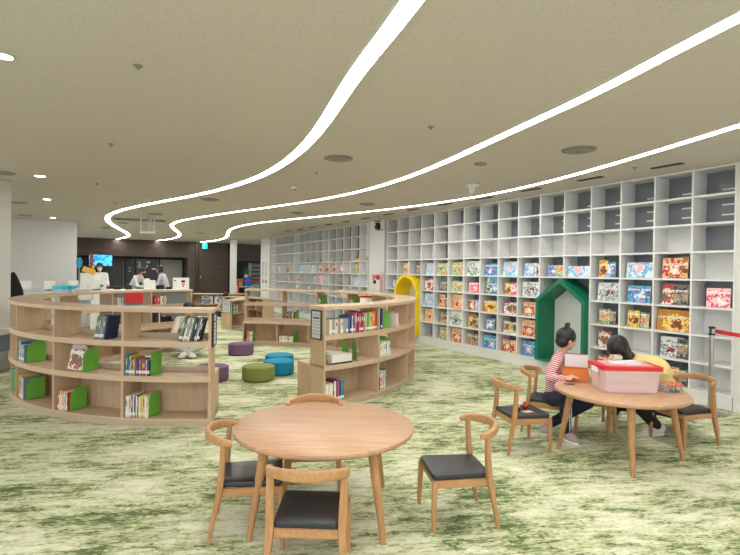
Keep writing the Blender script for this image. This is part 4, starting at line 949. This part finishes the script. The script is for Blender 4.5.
for k, (s_, z_) in enumerate(((16.5, 1.12), (16.15, 1.12))):
    t = thing('switch_plate', 'small black switch on the far white pillar, %s of the two' % ('left' if k == 0 else 'right'), 'switch', S(s_, .054, z_), WROT); MB().box((0, .006, 0), (.12, .012, .16), bev=.003).build('plate', plain('plate_grey', (180, 180, 180)), t); MB().box((0, .014, 0), (.07, .008, .1)).build('rocker', BLACK, t)
for k, (s_, z_) in enumerate(((16.5, 1.6), (16.15, 1.6))):
    t = thing('pillar_notice', 'grey vertical lettering sheet on the far white pillar, %s of the two' % ('left' if k == 0 else 'right'), 'notice', S(s_, .054, z_), WROT); MB().box((0, .003, 0), (.2, .006, .6)).build('sheet', plain('notice_paper', (206, 206, 206)), t)
    for i in range(6): MB().box((0, .008, .24-.095*i), (.09, .003, .045)).build('glyph', plain('glyph_grey', (110, 110, 112)), t)
# white box with red top on the far arc
q = polar(CR, RR-.15, AR0+stR*4.55, H_T) if 0 else at(366, 299, 8.35)
t = thing('white_box', 'white box with a red lid edge on the far arc of the right curved shelf', 'box', polar(CR, RR-.15, 35.8, Z3+.027), R(-28))
MB().box((0, 0, .11), (.34, .2, .22), bev=.004).build('body', PAPER, t); MB().box((0, 0, .235), (.36, .22, .03)).build('lid', RED, t)
# rope post at the right bookcase
p = at(712, 326.5, 5.58)
b = Vector((p.x, p.y, 0)); t = thing('rope_post', 'steel barrier post with black head in front of the right bookcase', 'barrier post', b)
MB().lathe((0, 0, 0), [(.001, 0), (.17, 0), (.175, .01), (.15, .022), (.03, .035), (.001, .036)], 32).build('base', STEEL, t, smooth=True)
MB().cyl((0, 0), .0235, .03, p.z-.09, 20).build('pole', STEEL, t, smooth=True)
z = p.z
MB().lathe((0, 0, z), [(.001, -.095), (.032, -.095), (.034, -.085), (.034, -.076), (.024, -.074), (.024, -.024), (.034, -.022), (.034, -.01), (.028, 0), (.001, .002)], 24).build('head', BLACK, t, smooth=True)
MB().box((0, -.022, z-.05), (.03, .012, .05)).build('clip', SILVER, t)
e0 = b+Vector((.035, -.003, z-.05)); e1 = at(765, 337.5, 5.2)
dv = (e1-e0); mb = MB(); mb.sweep([e0.lerp(e1, i/6)+Vector((0, 0, -.012*math.sin(math.pi*i/6))) for i in range(7)], [(-.001, -.022), (.001, -.022), (.001, .022), (-.001, .022)])
tag(mb.build('barrier_belt', plain('red_webbing', (196, 30, 50), .6)), 'red barrier belt running from the steel post out of the picture', 'barrier belt')

# ------------------------------------------------------------------ things on the play table
TZ = .5505
def frame2(p, q):  # direction
    d = (q-p); return math.atan2(d.y, d.x)
b0, b1 = onz(606, 393.2, TZ), onz(660.5, 394.2, TZ); a = frame2(b0, b1); wd = (b1-b0).length; dp = .31
mid = (b0+b1)/2+Vector((-math.sin(a), math.cos(a), 0))*dp/2
t = thing('storage_container', 'translucent plastic storage box with a red lid on the round play table', 'storage box', (mid.x, mid.y, TZ), a)
def tub(hx, hy, k0, z0, z1, th):
    mb = MB(); n = 5; o0, o1 = rpoly(hx*k0, hy*k0, .03, n), rpoly(hx, hy, .03, n); i0, i1 = rpoly(hx*k0-th, hy*k0-th, .028, n), rpoly(hx-th, hy-th, .028, n)
    f = lambda P, z: [(u, v, z) for u, v in P]
    mb.loft([f(i0, z0+th), f(o0, z0+th)] if 0 else [f(o0, z0), f(o1, z1), f(i1, z1), f(i0, z0+th)], cap=True); return mb
H = .185
CLR = plain('frosted_pink_plastic', (246, 222, 220), .25, alpha=.42, var=.02)
tub(wd/2+.012, dp/2, .93, .002, H, .004).build('tub', CLR, t, smooth=True)
mb = MB(); mb.sweep([(u, v, H-.012) for u, v in rpoly(wd/2+.016, dp/2+.006, .032)], [(-.006, -.006), (.006, -.006), (.006, .006), (-.006, .006)], closed=True); mb.build('rim', CLR, t)
mb = MB()
for z0_, z1_, k, kk in ((H, H+.03, 1.085, 1.04),): mb.prism(rpoly((wd/2+.012)*k, dp/2*kk+.004, .036), lambda u, v, z: (u, v, z), z0_, z1_)
mb.build('lid', RED, t)
slabp(wd/2*.86, dp/2*.80, .03, H+.0305, H+.036, 'lid_panel', plain('lid_panel_pink', (224, 150, 150), .35), t)
for sx in (-1, 1): MB().box((sx*(wd/2+.026), 0, H-.012), (.014, .12, .05), bev=.004).build('clasp', WHITE, t)
MB().box((-wd/2*.965-.002, -.03, .1), (.003, .09, .085), rot=Matrix.Rotation(-.07, 3, 'Y')).build('paper_label', PAPER, t)
MB().box((-wd/2*.965-.005, -.03, .1), (.002, .045, .05), rot=Matrix.Rotation(-.07, 3, 'Y')).build('label_picture', plain('label_ink', (90, 90, 96)), t)
MB().box((.0, .0, .032), (wd*.78, dp*.7, .05), bev=.01).build('contents', plain('pale_pink_contents', (230, 204, 196), .6, var=.2, scale=20), t)
# things on lid
M_ = Matrix.Rotation(a, 3, 'Z')
for k, (u, v, w_, h_, rz, col, l) in enumerate(((.06, .04, .2, .14, .3, (206, 206, 216), 'pale sheet of paper lying on the red lid, upper one'), (.0, .0, .24, .15, -.2, (232, 214, 218), 'pinkish sheet of paper lying on the red lid, lower one'))):
    mb = MB(); mb.box((0, 0, .0015), (w_, h_, .002)); tag(mb.build('paper_sheet', plain('sheet_%d' % k, col), loc=mid+M_ @ Vector((u, v, 0))+Vector((0, 0, H+.0375+.0032*(1-k)-0*TZ)), rotz=a+rz), l, 'paper')
# orange tray box with upright flap
g0, g1 = onz(562.5, 380.5, TZ), onz(588.5, 382.6, TZ); ga = frame2(g0, g1); gw = (g1-g0).length; gm = (g0+g1)/2+Vector((-math.sin(ga), math.cos(ga), 0))*.075
t = thing('toy_case', 'open orange case with its white lid standing up, left of the red-lidded box', 'case', (gm.x, gm.y, TZ), ga)
OR_ = plain('orange_card', (212, 122, 58), .6)
MB().box((0, 0, .003), (gw, .14, .005)).box((0, -.068, .055), (gw, .005, .105)).box((0, .068, .055), (gw, .005, .105)).box((-gw/2, 0, .055), (.005, .14, .105)).box((gw/2, 0, .055), (.005, .14, .105)).build('tray', OR_, t)
MB().box((.01, .085, .155), (gw*.92, .006, .13), rot=Matrix.Rotation(-.12, 3, 'X')).build('flap', plain('flap_white', (216, 206, 210), .5), t)
MB().box((.01, .093, .224), (gw*.94, .008, .008)).build('flap_edge', plain('plum', (150, 60, 80)), t)
# board books at the right
for k in range(3):
    q0 = onz(661.5, 392.5, TZ); mb = MB(); mb.mi = 0; z = k*.023
    mb.box((0, 0, .0208), (.15, .11, .0016)); mb.box((0, 0, .001), (.15, .11, .0016)); mb.box((0, -.0545, .011), (.15, .0012, .019)); mb.mi = 1; mb.box((0, .001, .011), (.146, .106, .0175))
    c_ = [[(200, 96, 70), (226, 140, 110), (240, 200, 170)], [(120, 120, 124), (190, 190, 190), (60, 60, 66)], [(70, 72, 78), (170, 170, 172), (110, 60, 50)]][2-k]
    o = mb.build('board_book', [cover(c_, k+70, 30), PAPER], loc=q0+Vector((.105, .06, z+.001)), rotz=a+.08*k)
    tag(o, ['dark board book, lowest of the stack beside the red-lidded box', 'grey board book, middle of the stack beside the red-lidded box', 'reddish board book on top of the stack beside the red-lidded box'][k], 'book', 'board books stacked on the play table')
# pen/scissors
q = onz(568.5, 384.5, TZ); mb = MB(); mb.tube([q+Vector((-.035, .01, .006)), q+Vector((0, -.006, .006)), q+Vector((.05, -.008, .006))], .005, 8); mb.tube([q+Vector((-.03, -.012, .006)), q+Vector((.0, .004, .006)), q+Vector((.03, .01, .006))], .004, 8)
tag(mb.build('scissors', plain('dark_metal', (60, 60, 70), .3)), 'small dark scissors lying at the left edge of the play table', 'scissors')
# toy pieces on the chair
cz = .3275; c5 = Vector((1.33, 4.40, cz)); Mc = Matrix.Rotation(R(12), 3, 'Z')
for k, (u, v, l) in enumerate(((-.05, -.02, 'red toy truck piece on the chair seat, left one'), (.07, .05, 'red toy truck piece with round wheel on the chair seat, right one'))):
    t = thing('toy_truck', l, 'toy', c5+Mc @ Vector((u, v, 0)), R(30+50*k)); RT = plain('toy_red', (190, 36, 44), .35)
    MB().box((0, 0, .018), (.075, .03, .02), bev=.004).build('chassis', RT, t); MB().box((.02, 0, .036), (.03, .028, .018), bev=.004).build('cab', plain('toy_grey', (190, 180, 180)) if k == 0 else RT, t)
    for sx in (-1, 1):
        mb = MB(); mb.tube([(sx*.024, -.019, .010), (sx*.024, .019, .010)], .010, 14); mb.build('wheels', BLACK, t)
t = thing('picture_card', 'small colourful picture card on the chair seat beside the red toys', 'card', c5+Mc @ Vector((.02, -.08, 0)), .4); MB().box((0, 0, .0015), (.09, .06, .002)).build('card', cover([(230, 200, 190), (200, 60, 60), (90, 110, 160)], 90, 30), t)

# ------------------------------------------------------------------ people
def rotm(fwd, up=(0, 0, 1)):
    f = Vector(fwd).normalized(); l = Vector(up).cross(f).normalized(); u = f.cross(l)
    return Matrix((f, l, u)).transposed()
def add_head(mb, c, Rm, s):
    c = Vector(c); P = lambda x, y, z: c+Rm @ (Vector((x, y, z))*s)
    mb.blob(P(-.008, 0, .02), (.098*s, .077*s, .098*s), Rm, 20, 14)
    mb.blob(P(.022, 0, -.035), (.062*s, .056*s, .075*s), Rm, 16, 12)                   # face and jaw
    mb.blob(P(.05, 0, -.085), (.028*s, .03*s, .02*s), Rm, 12, 8)                      # chin
    mb.limb(P(.078, 0, .002), P(.098, 0, -.03), .009*s, .014*s)                        # nose
    for y in (-1, 1):
        mb.blob(P(.0, y*.078, -.015), (.018*s, .010*s, .032*s), Rm, 10, 8)             # ears
        mb.blob(P(.062, y*.036, -.025), (.025*s, .022*s, .022*s), Rm, 10, 8)           # cheeks
    mb.limb(P(.074, -.03, .02), P(.074, .03, .02), .012*s, .012*s)                     # brow
    mb.limb(P(.080, -.018, -.062), P(.080, .018, -.062), .007*s, .007*s)               # lips
def add_hand(mb, w, d, pn, s, curl=.5):
    """wrist w, direction d, palm normal pn"""
    w, d, pn = Vector(w), Vector(d).normalized(), Vector(pn); pn = (pn-d*pn.dot(d)).normalized(); l = d.cross(pn)
    mb.limb(w, w+d*.07*s, .024*s, .030*s, lat=l, k=1.25)
    for i, (off, ln) in enumerate(((-.030, .062), (-.010, .074), (.011, .069), (.031, .054))):
        r = .0085*s; a0 = w+d*.075*s+l*off*s; d1 = (d*math.cos(curl*.5)+pn*math.sin(curl*.5)); d2 = (d*math.cos(curl*1.4)+pn*math.sin(curl*1.4))
        a1 = a0+d1*ln*.5*s; a2 = a1+d2*ln*.5*s; mb.limb(a0-d*.015*s, a1, r*1.15, r*1.05, n=8); mb.limb(a1, a2, r*1.05, r*.85, n=8)
    a0 = w+d*.02*s-l*.028*s; a1 = a0+(d*.6-l*.6+pn*.3).normalized()*.034*s; a2 = a1+(d*.9-l*.15+pn*.3).normalized()*.03*s
    mb.limb(a0, a1, .0125*s, .0105*s, n=8); mb.limb(a1, a2, .0105*s, .009*s, n=8)
def person(label, J, s, top, pants, shoe, vox=.011, hair='short', mask=None, name='person', sole=None, sleeves=1.0, bulk=1.0):
    """J: dict of world joints; hip, chest, neck, head, look, side(lateral unit), sh/el/wr/hd and hp/kn/an/to for l and r"""
    base = Vector((J['hip'][0], J['hip'][1], 0)); t = thing(name, label, 'person', base)
    J = {k: (Vector(v)-base if k not in ('look', 'side', 'palm', 'headup') else Vector(v)) for k, v in J.items()}
    side = J['side'].normalized(); Rm = rotm(J['look'], J.get('headup', (0, 0, 1)))
    bk = bulk
    def torso(mb, g):
        mb.limb(J['hip'], J['hip'].lerp(J['chest'], .45), (.092*bk+g)*s, (.088*bk+g)*s, lat=side, k=1.4); mb.limb(J['hip'].lerp(J['chest'], .4), J['chest'], (.088*bk+g)*s, (.098*bk+g)*s, lat=side, k=1.4)
        up = J['chest'].lerp(J['neck'], .62); mb.limb(J['chest'], up, (.098*bk+g)*s, (.06+g)*s, lat=side, k=1.5)
        mb.limb(J['shl'], J['shr'], (.048+g)*s, (.048+g)*s)
    def arms(mb, g, frac=1.0):
        for q in 'lr':
            e, w = J['el'+q], J['wr'+q]; mb.limb(J['sh'+q], e, (.047+g)*s, (.037+g)*s); mb.limb(e, e.lerp(w, frac), (.037+g)*s, (.026+g*1.2)*s)
    def legs(mb, g, frac=1.):
        for q in 'lr':
            mb.limb(J['hp'+q], J['kn'+q], (.078+g)*s, (.052+g)*s); mb.limb(J['kn'+q], J['kn'+q].lerp(J['an'+q], frac), (.052+g)*s, (.034+g*1.3)*s)
    mb = MB(); torso(mb, 0); arms(mb, 0); legs(mb, 0); mb.limb(J['chest'].lerp(J['neck'], .5), J['neck'].lerp(J['head'], .55), .05*s, .043*s); add_head(mb, J['head'], Rm, s)
    for q in 'lr':
        w = J['wr'+q]; d = (J['hd'+q]-w); add_hand(mb, w, d, J.get('palm', Vector((0, 0, -1))), s, .55); f = (J['to'+q]-J['an'+q])
        mb.limb(J['an'+q], J['an'+q].lerp(J['to'+q], .85), .032*s, .026*s, k=1.2)
    link_mesh(remesh(mb, vox, 2), 'body', SKIN, t)
    mb = MB(); torso(mb, .012); arms(mb, .011, .92*sleeves); 
    link_mesh(remesh(mb, vox, 3), 'top', top, t)
    mb = MB(); mb.limb(J['hip'], J['hip'].lerp(J['chest'], .12), .105*s, .10*s, lat=side, k=1.42); legs(mb, .013, .93); link_mesh(remesh(mb, vox, 3), 'trousers', pants, t)
    for q in 'lr':
        a_, o_ = J['an'+q], J['to'+q]; d = (o_-a_); dz = Vector((d.x, d.y, 0)).normalized(); dn = min(a_.z, o_.z)
        heel = Vector((a_.x, a_.y, o_.z))-dz*.035*s; mb = MB()
        mb.limb(heel+Vector((0, 0, .02*s)), o_.lerp(heel, .35)+Vector((0, 0, .018*s)), .042*s, .045*s, k=1.0); mb.limb(o_.lerp(heel, .35)+Vector((0, 0, .01*s)), o_, .044*s, .03*s, lat=dz.cross(Vector((0, 0, 1))), k=1.35); mb.limb(a_-Vector((0, 0, .0)), heel+Vector((0, 0, .03*s)), .042*s, .045*s)
        zb = o_.z-.032*s
        for v in mb.bm.verts: v.co.z = max(v.co.z, zb)
        sh = link_mesh(remesh(mb, vox*.8, 2), 'shoe', shoe, t)
        if sole:
            mb = MB(); P2 = Vector((-dz.y, dz.x, 0)); L_ = (o_-heel).length+.06*s
            pts = [(heel+dz*(L_*.5-.03*s)+dz*math.cos(x)*L_*.52+P2*math.sin(x)*.046*s) for x in [2*math.pi*i/20 for i in range(20)]]
            mb.loft([[(p.x, p.y, zb-.006*s) for p in pts], [(p.x, p.y, zb+.016*s) for p in pts]]); o = mb.build('sole', sole, sh)
    c = J['head']; P = lambda x, y, z: c+Rm @ (Vector((x, y, z))*s)
    mb = MB()
    if hair == 'scarf':
        mb.blob(P(-.012, 0, .028), (.112*s, .095*s, .112*s), Rm, 20, 14); mb.blob(P(-.045, 0, -.04), (.075*s, .09*s, .10*s), Rm, 16, 12); mb.limb(P(-.04, 0, -.06), P(-.06, 0, -.10), .078*s, .06*s, lat=Rm @ Vector((0, 1, 0)), k=1.15); mb.limb(P(-.045, 0, -.06), J['neck']+Vector((-.01, 0, .0)), .07*s, .056*s, lat=Rm @ Vector((0, 1, 0)), k=1.1)
        mb.limb(P(.02, -.055, .0), P(-.03, -.05, -.11), .045*s, .045*s); mb.limb(P(.02, .055, .0), P(-.03, .05, -.11), .045*s, .045*s)
    else:
        mb.blob(P(-.022, 0, .034), (.108*s, .092*s, .100*s), Rm, 20, 14); mb.blob(P(-.05, 0, -.025), (.070*s, .082*s, .078*s), Rm, 16, 12)
        if hair == 'bun':
            mb.blob(P(-.035, 0, .15), (.030*s, .030*s, .026*s), Rm, 12, 8); mb.limb(P(-.03, 0, .12), P(-.03, 0, .15), .014*s, .014*s)
            mb.limb(P(-.06, -.02, .172), P(-.02, .02, .178), .007*s, .005*s); mb.limb(P(-.05, .03, .165), P(-.01, -.02, .185), .006*s, .004*s)
            mb.limb(P(.0, -.074, .035), P(.006, -.078, -.01), .012*s, .008*s); mb.limb(P(.0, .074, .035), P(.006, .078, -.01), .012*s, .008*s)
        if hair == 'bob': mb.blob(P(-.03, 0, -.05), (.085*s, .088*s, .085*s), Rm, 16, 12)
    link_mesh(remesh(mb, vox*.8, 2), 'hair', HAIR, t)
    mb = MB()
    for y in (-1, 1): mb.blob(P(.076, y*.029, .0), (.009*s, .013*s, .008*s), Rm, 8, 6)
    mb.build('eyes', plain('eye_dark', (30, 26, 26), .2), t, smooth=True)
    if mask:
        mb = MB(); mb.blob(P(.052, 0, -.048), (.056*s, .058*s, .052*s), Rm, 16, 10); mb.limb(P(.05, -.05, -.03), P(.002, -.08, -.01), .005*s, .004*s); mb.limb(P(.05, .05, -.03), P(.002, .08, -.01), .005*s, .004*s); link_mesh(remesh(mb, vox*.7, 1), 'face_mask', mask, t)
    return t, J
def stripe_mat(name, c1, c2, sc, rot=(0, 0, 0)):
    m, nt, b = nodes(name); N = nt.nodes; L = nt.links; tc = N.new('ShaderNodeTexCoord'); mp = N.new('ShaderNodeMapping'); mp.inputs['Rotation'].default_value = rot
    w = N.new('ShaderNodeTexWave'); w.bands_direction = 'Z'; w.inputs['Scale'].default_value = sc; w.inputs['Distortion'].default_value = .6; w.inputs['Detail Scale'].default_value = 3
    L.new(tc.outputs['Object'], mp.inputs[0]); L.new(mp.outputs[0], w.inputs['Vector']); cr = N.new('ShaderNodeValToRGB'); cr.color_ramp.elements[0].position = .42; cr.color_ramp.elements[1].position = .58
    cr.color_ramp.elements[0].color = (*lin(c1), 1); cr.color_ramp.elements[1].color = (*lin(c2), 1); L.new(w.outputs['Fac'], cr.inputs[0]); L.new(cr.outputs[0], b.inputs['Base Color']); b.inputs['Roughness'].default_value = .8; return m
STR = stripe_mat('red_white_stripes', (170, 34, 58), (226, 206, 208), 19, (.35, .25, 0))
NAVY = plain('navy_jersey', (30, 32, 58), .8, var=.1); BLK = plain('black_trousers', (22, 21, 26), .85, var=.15)
YEL = plain('yellow_knit', (226, 202, 138), .85, var=.08, scale=30, bump=.3)
SNEAK = plain('white_canvas', (216, 214, 210), .6); SNG = plain('grey_sneaker', (170, 150, 150), .6, var=.2, scale=30)
# child on the chair
Yc = 4.78
JC = dict(hip=at(553.5, 397, 4.86), chest=at(556.5, 370, 4.84), neck=at(563.5, 349, 4.82), head=at(567, 339.5, 4.80), look=(1.0, .12, -.25), side=Vector((.45, .85, 0)),
    shr=at(557.5, 358.5, 4.74), elr=at(549.5, 378, 4.66), wrr=at(565.5, 379, 4.56), hdr=at(573, 377, 4.52), shl=at(567, 358, 4.93), ell=at(574, 376, 4.88), wrl=at(580, 374, 4.72), hdl=at(585, 374, 4.66),
    hpr=at(550.5, 399, 4.80), knr=at(564.5, 399, 4.55), anr=at(567, 436, 4.60), tor=at(575, 441.5, 4.50), hpl=at(558.5, 398, 4.92), knl=at(588, 403, 4.84), anl=at(547.5, 430, 4.84), tol=at(542.5, 436, 4.70))
# feet flat on the carpet
def ground(J, s, keys=('l', 'r'), h=.055):
    for q in keys:
        a_, o_ = J['an'+q], J['to'+q]; a_.z = .075*s+.0; o_.z = .034*s
        d = Vector((o_.x-a_.x, o_.y-a_.y, 0)); d = d.normalized()*.125*s; o_.x, o_.y = a_.x+d.x, a_.y+d.y
sc_ = .88
ground(JC, sc_)
t, JL = person('child in a red and white striped top and navy trousers sitting at the play table', JC, sc_, STR, NAVY, SNG, .0085, 'bun', sole=PAPER, bulk=.98)
# white side stripes on the near leg
hp, kn, an = JL['hpr'], JL['knr'], JL['anr']
for off in (-.016, .016):
    mb = MB(); pts = []
    for i in range(13):
        f = i/12; p = hp.lerp(kn, f/.5) if f < .5 else kn.lerp(an, (f-.5)/.5*.9); r = ((.078+.013)*(1-f/.5)+(.052+.013)*f/.5 if f < .5 else (.065)*(1-(f-.5)/.5)+(.046)*(f-.5)/.5)*sc_
        v = Vector((.55, -.8, .1)).normalized()
        if f < .5: ax = (kn-hp).normalized()
        else: ax = (an-kn).normalized()
        v = (v-ax*v.dot(ax)).normalized(); pts.append(p+v*(r*.985)+ax.cross(v)*off*sc_)
    mb.tube(pts, .0058*sc_, 6, up=(0, 1, 0)); mb.build('trouser_stripe', WHITE, t)
# squatting adult
JW = dict(hip=at(681, 404, 4.98), chest=at(655, 368.5, 4.98), neck=at(630, 356.5, 4.96), head=at(618, 349.5, 4.93), look=(-.86, -.55, -.36), side=Vector((.2, .95, 0)), headup=(-.2, 0, 1),
    shr=at(639, 362, 4.86), elr=at(640, 393, 4.78), wrr=at(618, 389, 4.72), hdr=at(608, 388, 4.70), shl=at(637, 359, 5.12), ell=at(628, 388, 5.14), wrl=at(612, 388, 5.02), hdl=at(603, 388, 4.98),
    hpr=at(682, 411, 4.88), knr=at(636, 403, 4.72), anr=at(657, 431, 4.80), tor=at(640, 437, 4.78), hpl=at(680, 409, 5.08), knl=at(617, 404, 5.12), anl=at(613, 424, 5.28), tol=at(600, 429, 5.22))
ground(JW, .98)
tw, JLw = person('person in black headscarf and yellow top squatting at the right side of the play table', JW, 1.02, YEL, BLK, SNEAK, .0105, 'scarf', mask=PAPER, sole=PAPER, bulk=1.12)
mb = MB(); hb = JLw['hip']; mb.limb(hb+Vector((-.02, -.0, -.04)), hb+Vector((.10, -.05, -.12)), .10, .06, lat=Vector((.2, .95, 0)), k=1.5); link_mesh(remesh(mb, .01, 3), 'shirt_tail', PAPER, tw)

def stand(x, y, face, label, top, pants, lean=0., s=.97, hair='short', mask=None, reach=.35, look_dn=.3):
    f = Vector((math.cos(R(face)), math.sin(R(face)), 0)); l = Vector((-f.y, f.x, 0)); b = Vector((x, y, 0)); z = Vector((0, 0, 1))
    hip = b+z*.88*s; d = (z*math.cos(lean)+f*math.sin(lean)); ch = hip+d*.36*s; nk = hip+d*.54*s; hd = nk+(d+f*.25).normalized()*.15*s
    J = dict(hip=hip, chest=ch, neck=nk, head=hd, look=f-z*look_dn, side=l)
    for q, sg in (('l', 1), ('r', -1)):
        sh = hip+d*.47*s+l*sg*.165*s; el = sh+(-z*.9+f*.25+l*sg*.15).normalized()*.27*s; wr = el+(f*.9-z*(.5-reach)).normalized()*.24*s
        J.update({'sh'+q: sh, 'el'+q: el, 'wr'+q: wr, 'hd'+q: wr+(wr-el).normalized()*.1, 'hp'+q: hip+l*sg*.085*s-z*.02, 'kn'+q: b+l*sg*.10*s+z*.47*s+f*.02, 'an'+q: b+l*sg*.11*s+z*.08*s, 'to'+q: b+l*sg*.12*s+f*.16*s+z*.035})
    return person(label, J, s, top, pants, BLACK, .016, hair, mask)
WCOAT = plain('white_overall', (214, 214, 216), .8); 
def kpos(px, Y): p = at(px, 270, Y); return p.x, p.y
x, y = kpos(99.5, 14.55); stand(x, y, -60, 'staff member in white with dark cap, standing below the wall screen', WCOAT, BLK, .05, 1.0, 'short', PAPER)
x, y = kpos(130.5, 15.1); stand(x, y, -5, 'staff member in white bending to the right over the counter', WCOAT, BLK, .55, 1.0, 'short', BLACK)
x, y = kpos(167.5, 15.4); stand(x, y, 185, 'staff member in light grey with long dark hair, leaning left at the counter', plain('light_grey_top', (190, 190, 196), .8), BLK, .32, 1.0, 'bob', None)
def sit_floor(x, y, face, label, top, pants, s=.8, lean=.25, hair='short'):
    f = Vector((math.cos(R(face)), math.sin(R(face)), 0)); l = Vector((-f.y, f.x, 0)); b = Vector((x, y, 0)); z = Vector((0, 0, 1))
    hip = b+z*.115*s; d = (z*math.cos(lean)+f*math.sin(lean)); ch = hip+d*.34*s; nk = hip+d*.52*s; hd = nk+(d+f*.5).normalized()*.14*s
    J = dict(hip=hip, chest=ch, neck=nk, head=hd, look=f-z*.7, side=l)
    for q, sg in (('l', 1), ('r', -1)):
        sh = hip+d*.46*s+l*sg*.16*s; el = sh+(-z*.8+f*.35+l*sg*.25).normalized()*.25*s; wr = el+(f*.9-l*sg*.5-z*.1).normalized()*.2*s
        J.update({'sh'+q: sh, 'el'+q: el, 'wr'+q: wr, 'hd'+q: wr+(wr-el).normalized()*.1, 'hp'+q: hip+l*sg*.08*s, 'kn'+q: b+f*.30*s+l*sg*.26*s+z*.2*s, 'an'+q: b+f*.42*s-l*sg*.02*s+z*.075*s, 'to'+q: b+f*.55*s-l*sg*.10*s+z*.035*s})
    return person(label, J, s, top, pants, SNEAK, .014, hair)
sit_floor(-3.24, 9.12, -75, 'person in a cream top sitting on the carpet inside the left curved shelf', plain('cream_knit', (214, 208, 200), .85), plain('pale_trousers', (190, 190, 190), .8), 1.12, .3)
sit_floor(-4.6, 11.25, -60, 'child dressed in black sitting on the floor behind the left curved shelf', plain('black_top', (26, 26, 32), .85), BLK, .80, .2)
x, y = kpos(227, 15.9); sit_floor(x, y, -90, 'dark-haired child sitting behind the furthest low shelf by the column', plain('peach_top', (200, 160, 140), .85), NAVY, .95, .1)

# ------------------------------------------------------------------ light and camera
w = bpy.data.worlds.new('surroundings'); bpy.context.scene.world = w; w.use_nodes = True
w.node_tree.nodes['Background'].inputs[0].default_value = (.93, .97, 1.0, 1); w.node_tree.nodes['Background'].inputs[1].default_value = .9
# added area lights behind and beside the viewpoint, standing in for unseen hall lighting
for k, (x, y, sx, sy, e) in enumerate(((-1.0, -.6, 5, .5, 60), (-7.5, 4, .5, 6, 60))):
    la = bpy.data.lights.new('hall_fill_light', 'AREA'); la.shape = 'RECTANGLE'; la.size = sx; la.size_y = sy; la.energy = e; la.color = (1, .98, .95)
    o = bpy.data.objects.new('hall_fill_light', la); C.objects.link(o); o.location = (x, y, CEIL-.03)
cam = bpy.data.cameras.new('camera'); co = bpy.data.objects.new('camera', cam); C.objects.link(co)
cam.sensor_fit = 'HORIZONTAL'; cam.sensor_width = 36; cam.lens = FOC*36/740; cam.clip_start = .05; cam.clip_end = 200
back = -fw
X = rt*math.cos(RO)+up_*math.sin(RO); X = rt; U = up_
# image x axis in level coords
ix = rt*math.cos(RO)+up_*math.sin(RO); iy = rt*(-math.sin(RO))+up_*math.cos(RO)
Mx = Matrix((ix, iy, back)).transposed().to_4x4(); Mx.translation = Vector((0, 0, EYE)); co.matrix_world = Mx
sc = bpy.context.scene; sc.camera = co
sc.view_settings.view_transform = 'Standard'; sc.view_settings.look = 'None'; sc.view_settings.exposure = 1.05; sc.view_settings.gamma = 1; sc.view_settings.use_curve_mapping = False
